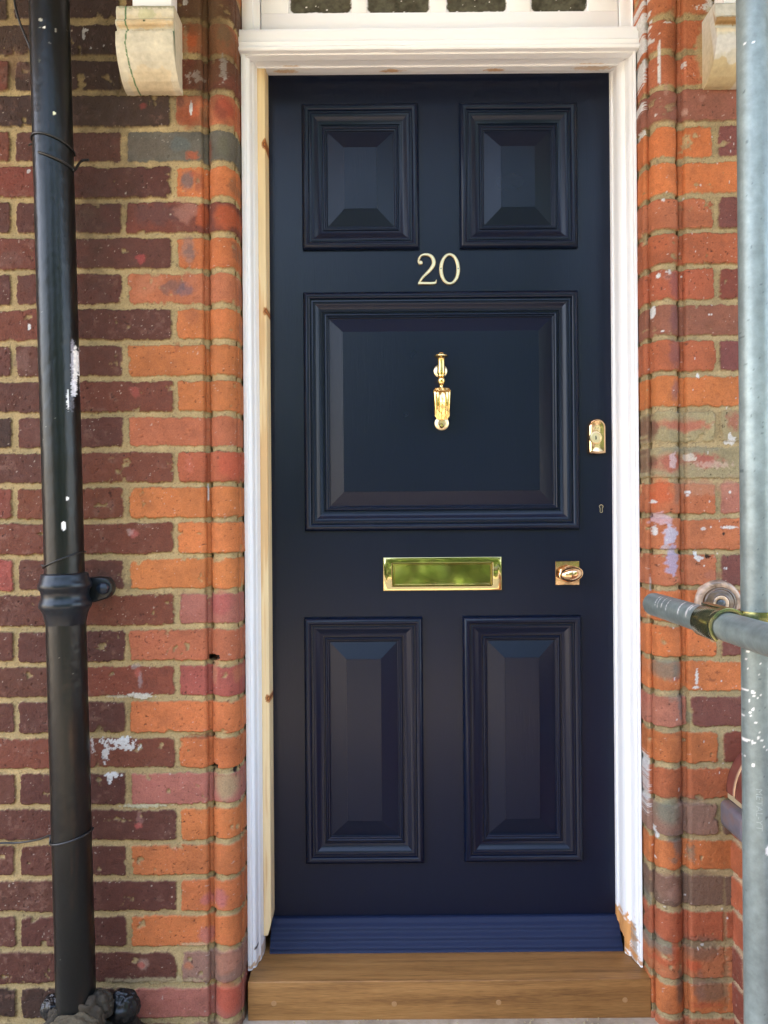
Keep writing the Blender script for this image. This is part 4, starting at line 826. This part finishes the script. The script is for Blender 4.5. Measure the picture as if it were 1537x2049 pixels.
# ear with bolt
pe_ = P(206, 1181, DP+.035); mb = MB(); e0 = on_axis(1181)
mb.rings([[(x, y0_, e0.z+zz_) for (x, zz_) in ((e0.x+.03, -.032), (pe_.x-.008, -.026), (pe_.x+.010, -.020), (pe_.x+.019, -.008), (pe_.x+.019, .008), (pe_.x+.010, .021), (pe_.x-.008, .024), (e0.x+.03, .022))] for y0_ in (pe_.y+.025, pe_.y-.004)], True, True, True)
cattr(mb.build('fixing_ear', M['iron'], dpn, bevel=.004, seg=3), (24, 28, 30), 6)
mb = MB(); mb.lathe([(.013, 0), (.0135, .006), (.012, .012), (.007, .016), (.0001, .0175)], (pe_.x+.003, pe_.y-.003, e0.z+.001), (0, -1, 0), 8); cattr(mb.build('bolt', M['iron'], dpn), (26, 34, 44), 7)
# foot: lower socket with ears set in rough mortar
def lump(name, c, r, m, parent, seed, col, amp=.25, sub=5):
    bm = bmesh.new(); bmesh.ops.create_icosphere(bm, subdivisions=sub, radius=1)
    co = np.array([v.co[:] for v in bm.verts]); n_ = 1+amp*.45*(fbm(co[:, 0], co[:, 1], .5, 5, seed)+fbm(co[:, 1], co[:, 2], .5, 5, seed+3)+fbm(co[:, 2], co[:, 0], .5, 5, seed+6))/1.4
    co = co*n_[:, None]*np.array(r)[None]+np.array(c)[None]
    for v_, p_ in zip(bm.verts, co): v_.co = p_
    me = bpy.data.meshes.new(name); bm.to_mesh(me); bm.free(); me.shade_smooth(); o = link(name, me, m, parent); return cattr(o, col, seed, .45)
pf = on_axis(2030)
lump('mortar_haunch', (pf.x+.035, pf.y+.035, .002), (.085, .075, .062), M['brick'], dpn, 5, (50, 46, 38), .45)
lump('mortar_haunch', (pf.x-.045, pf.y+.045, .0), (.06, .05, .05), M['brick'], dpn, 15, (64, 56, 42), .45)
for (lx_, ly_, ld_, r3, sd3, cl3) in ((124, 2046, 1.585, (.034, .020, .034), 21, (50, 44, 34)), (168, 2044, 1.580, (.036, .018, .046), 22, (58, 50, 38)), (196, 2010, 1.60, (.030, .022, .030), 23, (52, 46, 36)), (150, 2074, 1.565, (.060, .026, .040), 24, (70, 62, 46)), (182, 1998, 1.61, (.016, .016, .020), 25, (44, 40, 34))):
    lump('mortar_haunch', P(lx_, ly_, ld_), r3, M['brick'], dpn, sd3, cl3, .55)
for dx_, sd_ in ((-.055, 6), (.085, 9)):
    lump('foot_ear', (pf.x+dx_, pf.y+.025, PZ(120, 2034, DP)), (.026 if dx_ < 0 else .033, .020, .032 if dx_ < 0 else .037), M['iron'], dpn, sd_, (16, 18, 20), .38)
# cables
def cable(name, pts, r, label, parent=None, cat='cable', m=None):
    mb = MB(); mb.tube([tuple(p) for p in catmull(pts, 8)], r, 8); o = mb.build(name, m or M['black'], parent); return tag(o, label, cat)
def around(py0, tilt, r=.0405, a0=-20, a1=200, n=14, D=DP):
    """loop round the pipe front; tilt: rise from left to right in metres"""
    c = on_axis(py0); out = []
    for i in range(n+1):
        a = rad(a0+(a1-a0)*i/n); out.append((c.x-r*math.cos(a), c.y-r*math.sin(a), c.z+tilt*(-math.cos(a))))
    return out
q0 = P(26, -40, 1.655); q1 = P(30, 10, 1.655); q2 = P(40, 45, 1.655); q3 = P(52, 75, 1.65); q4 = P(62, 100, 1.65)
cable('cable', [P(10, -120, 1.655), q0, q1, q2, q3, q4, P(80, 150, 1.65), P(88, 220, 1.65)], .0024, 'black cable slanting down behind the top of the downpipe')
w1 = around(1120, .016); cable('wire', [P(83, 1131, 1.63)]+w1, .0016, 'thin black wire tied round the downpipe just above its socket joint', cat='wire')
c = on_axis(292); w2 = around(296, -.010, n=14)
cable('wire', [P(58, 291, 1.62), P(62, 288, 1.60)]+[(x, y, z+.010*math.sin(math.pi*i/14)) for i, (x, y, z) in enumerate(w2)], .0020, 'black wire knotted round the upper length of the downpipe with one loose end', cat='wire')
w3 = [(x, y, z) for x, y, z in around(326, -.014, a0=70, a1=185, n=8)]; cable('wire', w3+[P(162, 323, 1.655), P(178, 320, 1.66)], .0026, 'short black cable end poking out to the right of the upper downpipe', cat='cable')
cable('cable', [P(-60, 1692, 1.67), P(0, 1687, 1.665), P(40, 1686, 1.66), P(80, 1679, 1.63), P(100, 1672, 1.60)]+around(1671, .010, a0=5, n=12)[1:], .0022, 'black cable coming in low from the left and looping round the downpipe')
# ------------------------------------------------------------ scaffold
DS = 1.225; TR = .0235; KG = (128, 139, 136)
s0 = P(1505.5, 0, DS); s1 = P(1521.5, 2049, DS); dv = (s1-s0)/(s0.z-s1.z)
gtop = s0-dv*1.2; gbot = s1+dv*(s1.z+.0)
ssp = [(1494, 83, 2, 2, W, .3, .9), (1507, 85, 3, 2, W, .3, 1), (1497, 1384, 5, 2.5, W, .4, 1), (1509, 1386, 3, 3, W, .5, .9), (1521, 1391, 2, 2, W, .3, 1), (1515, 1396, 1.5, 1.5, W, .3, 1), (1517, 1476, 3, 1.5, W, .7, .8), (1524, 1481, 4, 1.2, W, .5, .8), (1500, 1485, 5, 3, W, .3, .95), (1508, 1487, 3, 3, W, .6, .9), (1494, 1515, 2, 2.5, W, .4, .9), (1509, 1532, 2.5, 3, W, .3, .9), (1535, 1700, 5, 9, W, .3, 1), (1508, 1420, 3, 2, W, .3, .8), (1495, 1350, 1.5, 2, W, .3, .8)]
for i in range(70): ssp.append((rg.uniform(1480, 1537), rg.uniform(0, 2049), rg.uniform(.8, 2), rg.uniform(.8, 2.6), (74, 84, 84), .4, .7))
for i in range(30): ssp.append((rg.uniform(1485, 1537), rg.uniform(1300, 1560), rg.uniform(.8, 2), rg.uniform(.6, 1.6), W, .4, .9))
def zinc_level(V, cc):
    t = np.clip(.5+fbm(V[..., 2]*2+V[..., 0]*2, V[..., 1]*.3, .03, 4, 8)*.9, 0, 1)[..., None]; return cc*(.80+.3*t)
def zinc(V, cc):
    t = np.clip(.5+fbm(V[..., 0]*2+V[..., 1]*2, V[..., 2]*.35, .035, 4, 8)*.9, 0, 1)[..., None]; return cc*(.80+.3*t)
vp = thing('scaffold_pole', 'upright galvanised scaffold pole with white paint spots at the right edge', 'scaffold pole', gbot)
cyl_sheet('tube', gtop, gbot, TR, 72, 1300, KG, M['galv'], vp, ssp, DS-.02, 9, extra=zinc, noise_amp=.12)
mb = MB(); bp = MB(); bp.box(gbot.x-.075, gbot.x+.075, gbot.y-.075, gbot.y+.075, 0.0005, .006); bp.build('base_plate', M['steel'], vp, bevel=.001)
# engraved lettering down the tube
tf = bpy.data.curves.new('embossed_lettering', 'FONT'); tf.body = 'METAL-YT'; tf.size = .0125; tf.extrude = .0002
to = bpy.data.objects.new('embossed_lettering', tf); C.objects.link(to); bpy.context.view_layer.update(); tme = bpy.data.meshes.new_from_object(to); bpy.data.objects.remove(to)
qz = PZ(1513, 1568, DS); ls = .064/max(v_.co.x for v_ in tme.vertices)
for v_ in tme.vertices:
    a_ = s0+dv*(s0.z-(qz-v_.co.x*ls)); ang = math.radians(-112)+ (v_.co.y-.0045)/TR; rr_ = TR+.0003+v_.co.z
    v_.co = (a_.x+rr_*math.cos(ang)-.0, a_.y+rr_*math.sin(ang), a_.z)
cattr_later = (tme, vp)
h0 = P(1306, 1208, 1.600); h1 = P(1505, 1270, 1.135); hd = (h1-h0).normalized(); h2 = h1+hd*.55
hp_ = thing('scaffold_pole', 'level galvanised scaffold tube butting the brick wall below the round doorbell', 'scaffold pole', h0)
def hr(q): return TR*.96 if q > .010 else TR*.96*math.sqrt(max(0.02, 1-((.010-q)/.010)**2))
hsp2 = [(1330, 1200, 1.5, 6, W, .3, .9), (1345, 1203, 1.5, 7, W, .3, .9), (1362, 1208, 1.5, 7, W, .3, .9), (1380, 1213, 2, 7, W, .3, .9), (1386, 1216, 3, 6, W, .5, .9), (1410, 1224, 3, 6, W, .4, .9), (1335, 1204, 3, 5, W, .6, .8)]
def ringpaint(V, cc):     # white paint wiped in arcs round the tube
    cc = zinc_level(V, cc); q = (V[..., 1]-h0.y)
    for yy, a, b, wd in ((-.085, .3, 1.1, .0016), (-.10, .2, 1.0, .0016), (-.122, .3, 1.1, .0016), (-.150, .2, .9, .002), (-.215, .2, 1.0, .003), (-.255, .2, .9, .004), (-.26, .6, 1.1, .003)):
        ang = np.arctan2(V[..., 2]-(h0.z+(h1.z-h0.z)*(-q)/(h0.y-h1.y)), -(V[..., 0]-h0.x)); d = np.abs(q-yy-.010*(ang-a))+.0018*fbm(ang, q, .02, 3, int(-yy*900)); t = (1-sstep(wd*.6, wd*1.1, d))*sstep(a-.2, a, ang)*(1-sstep(b, b+.2, ang))
        cc = cc*(1-t[..., None])+lin(W)*t[..., None]*.9
    return cc
cyl_sheet('tube', h0, h2, TR*.96, 72, 600, KG, M['galv'], hp_, [], 1.42, 14, rfun=hr, extra=ringpaint, noise_amp=.12)
# unseen scaffold boards added above head height to block sky light
pf_ = thing('shade_platform', 'unseen scaffold boards added overhead to shade the upper wall and door', 'platform', (.4, -.8, 2.64))
bm_w = mat('scaffold_board', (.42, .28, .15), .8); n1 = noise(bm_w, coords(bm_w, (1, 30, 30)), 2, 5)
L(bm_w, ramp(bm_w, n1, [(.3, (.26, .17, .09)), (.7, (.50, .35, .20))]), bs(bm_w).inputs['Base Color'])
for i in range(5):
    mb = MB(); y_ = -.30-i*.231; mb.box(-2.4, 3.0, y_-.225, y_, 2.64, 2.678); mb.build('shade_board', bm_w, pf_, bevel=.002)
for x_ in (-1.6, .43, 2.4):
    mb = MB(); mb.tube([(x_, -.24, 2.614), (x_, -1.62, 2.614)], .0235, 20); mb.build('shade_board_tube', M['steel'], pf_)
lo_ = cattr(link('embossed_lettering', cattr_later[0], M['galv'], cattr_later[1]), (146, 156, 152), 3, .1)
# coupler
cp = thing('scaffold_coupler', 'olive and brass coloured scaffold clamp joining the level tube to the upright pole', 'clamp', h1)
def axis_at(px):   # point on the level tube whose photo column is px
    lo, hi = 0, (h2-h0).length
    for _ in range(40):
        mid = (lo+hi)/2; q = h0+hd*mid; x = 768.5+F*(q.x/(q.y+DC)); 
        if x < px: lo = mid
        else: hi = mid
    return h0+hd*lo, lo
tA = hd.cross(Vector((0, 0, 1))).normalized(); tB = tA.cross(hd).normalized()   # tA horizontal, tB upward-ish
if tB.z < 0: tB = -tB
fwd = Vector((0, -DC, H))-h1; fwd = (fwd-hd*fwd.dot(hd)).normalized(); upv = hd.cross(fwd).normalized()
if upv.z < 0: upv = -upv
def shell(mb, s0_, s1_, a0, a1, r0, r1, n=26, skew=0, ns=8):
    """partial sleeve round the level tube; angle 0 = towards camera, 90 = up"""
    R = []
    for i in range(n+1):
        a = rad(a0+(a1-a0)*i/n); e_ = fwd*math.cos(a)+upv*math.sin(a); row = []
        sa = s0_+skew*math.cos(a*1.0)*.0; 
        for s_, r in ((s0_+skew*(i/n), r0), (s0_+skew*(i/n), r1), (s1_, r1), (s1_, r0)): row.append(h0+hd*s_+e_*r)
        R.append(row)
    mb.rings(R, True, True, True)
_, sA = axis_at(1412); _, sB = axis_at(1450); _, sC = axis_at(1458); _, sD = axis_at(1520)
mb = MB(); shell(mb, sA, sB, -75, 60, TR+.0003, TR+.0045, skew=.006); o = mb.build('clamp_flap', M['coupler'], cp, bevel=.001)
mb = MB(); shell(mb, sA-.004, sC, 58, 175, TR+.0005, TR+.0065, skew=.0); shell(mb, sB-.002, sC, 12, 60, TR+.0006, TR+.0060)
shell(mb, sB+.001, sB+.010, -70, 14, TR+.0006, TR+.0055)
mb.build('clamp_body', M['coupler'], cp, bevel=.0012, weld=False)
# saddle block behind the level tube and band round the upright
pc = s0+dv*((s0.z-h1.z)); pc = s0+dv*(s0.z-(h1.z+.006))
pax = dv.normalized(); mb = MB()
mb.lathe([(TR+.0005, -.009), (TR+.0045, -.009), (TR+.0052, 0), (TR+.0045, .009), (TR+.0005, .009)], pc+Vector((0, 0, .008)), -pax, 48, cap=False); mb.build('clamp_band', M['coupler'], cp)
mb = MB(); bq = pc+Vector((.034, -.012, .010)); mb.lathe([(.006, -.03), (.006, .045)], bq, Vector((1, -.35, 0)), 16); mb.lathe([(.0115, .012), (.0115, .024)], bq, Vector((1, -.35, 0)), 6)
mb.build('clamp_bolt', M['brass'], cp, weld=False)
# ------------------------------------------------------------ doorbell
cbx, cbz = PX(1434, 1207, DW), PZ(1434, 1207, DW)
bell = thing('doorbell', 'round brown varnished doorbell with black push on the right wall above the level tube', 'doorbell', (cbx, YF, cbz))
def disc(name, prof, c, m, col, parent, seed, n=72, ripple=0):
    V = np.array([[(c[0]+r*math.cos(a)*(1+ripple*math.sin(a*3+1)), YF-h, c[1]+r*math.sin(a)) for a in np.linspace(0, 2*math.pi, n+1)] for r, h in prof])
    X, Z = V[..., 0], V[..., 2]; q = fbm(X, Z, .008, 4, seed); cc = lin(col)[None, None]*(1+.35*q)[..., None]; t = sstep(.15, .5, fbm(X, Z, .012, 4, seed+3))[..., None]*.6; cc = cc*(1-t)+lin((70, 56, 44))*t
    return grid_mesh(name, V, cc, m, parent, angle=45, flip=True)
oc = (cbx, cbz)
disc('bell_rim', [(.050, -.002), (.050, .006), (.0485, .010), (.046, .0125), (.042, .0135), (.0385, .0125), (.037, .0105), (.034, .0100)], oc, M['bell'], (172, 148, 128), bell, 3, ripple=.01)
disc('bell_plate', [(.0345, .009), (.0340, .0125), (.0325, .0145), (.0300, .0150), (.0285, .0135), (.0270, .0142), (.024, .0150), (.0205, .0155), (.0185, .0165), (.0175, .0150), (.0165, .0145)], (cbx+.003, cbz+.001), M['bell'], (96, 78, 62), bell, 5)
disc('bell_ring', [(.0168, .0130), (.0165, .0165), (.0150, .0175), (.0115, .0165), (.0100, .0140), (.0090, .0130)], (cbx+.003, cbz+.001), M['bell'], (206, 180, 150), bell, 7)
mb = MB(); mb.lathe([(.0088, .010), (.0088, .0165), (.0080, .0190), (.0055, .0205), (.002, .021), (.0001, .0211)], (cbx+.003, YF, cbz+.001), (0, -1, 0), 32); mb.build('push_button', M['bell_button'], bell)
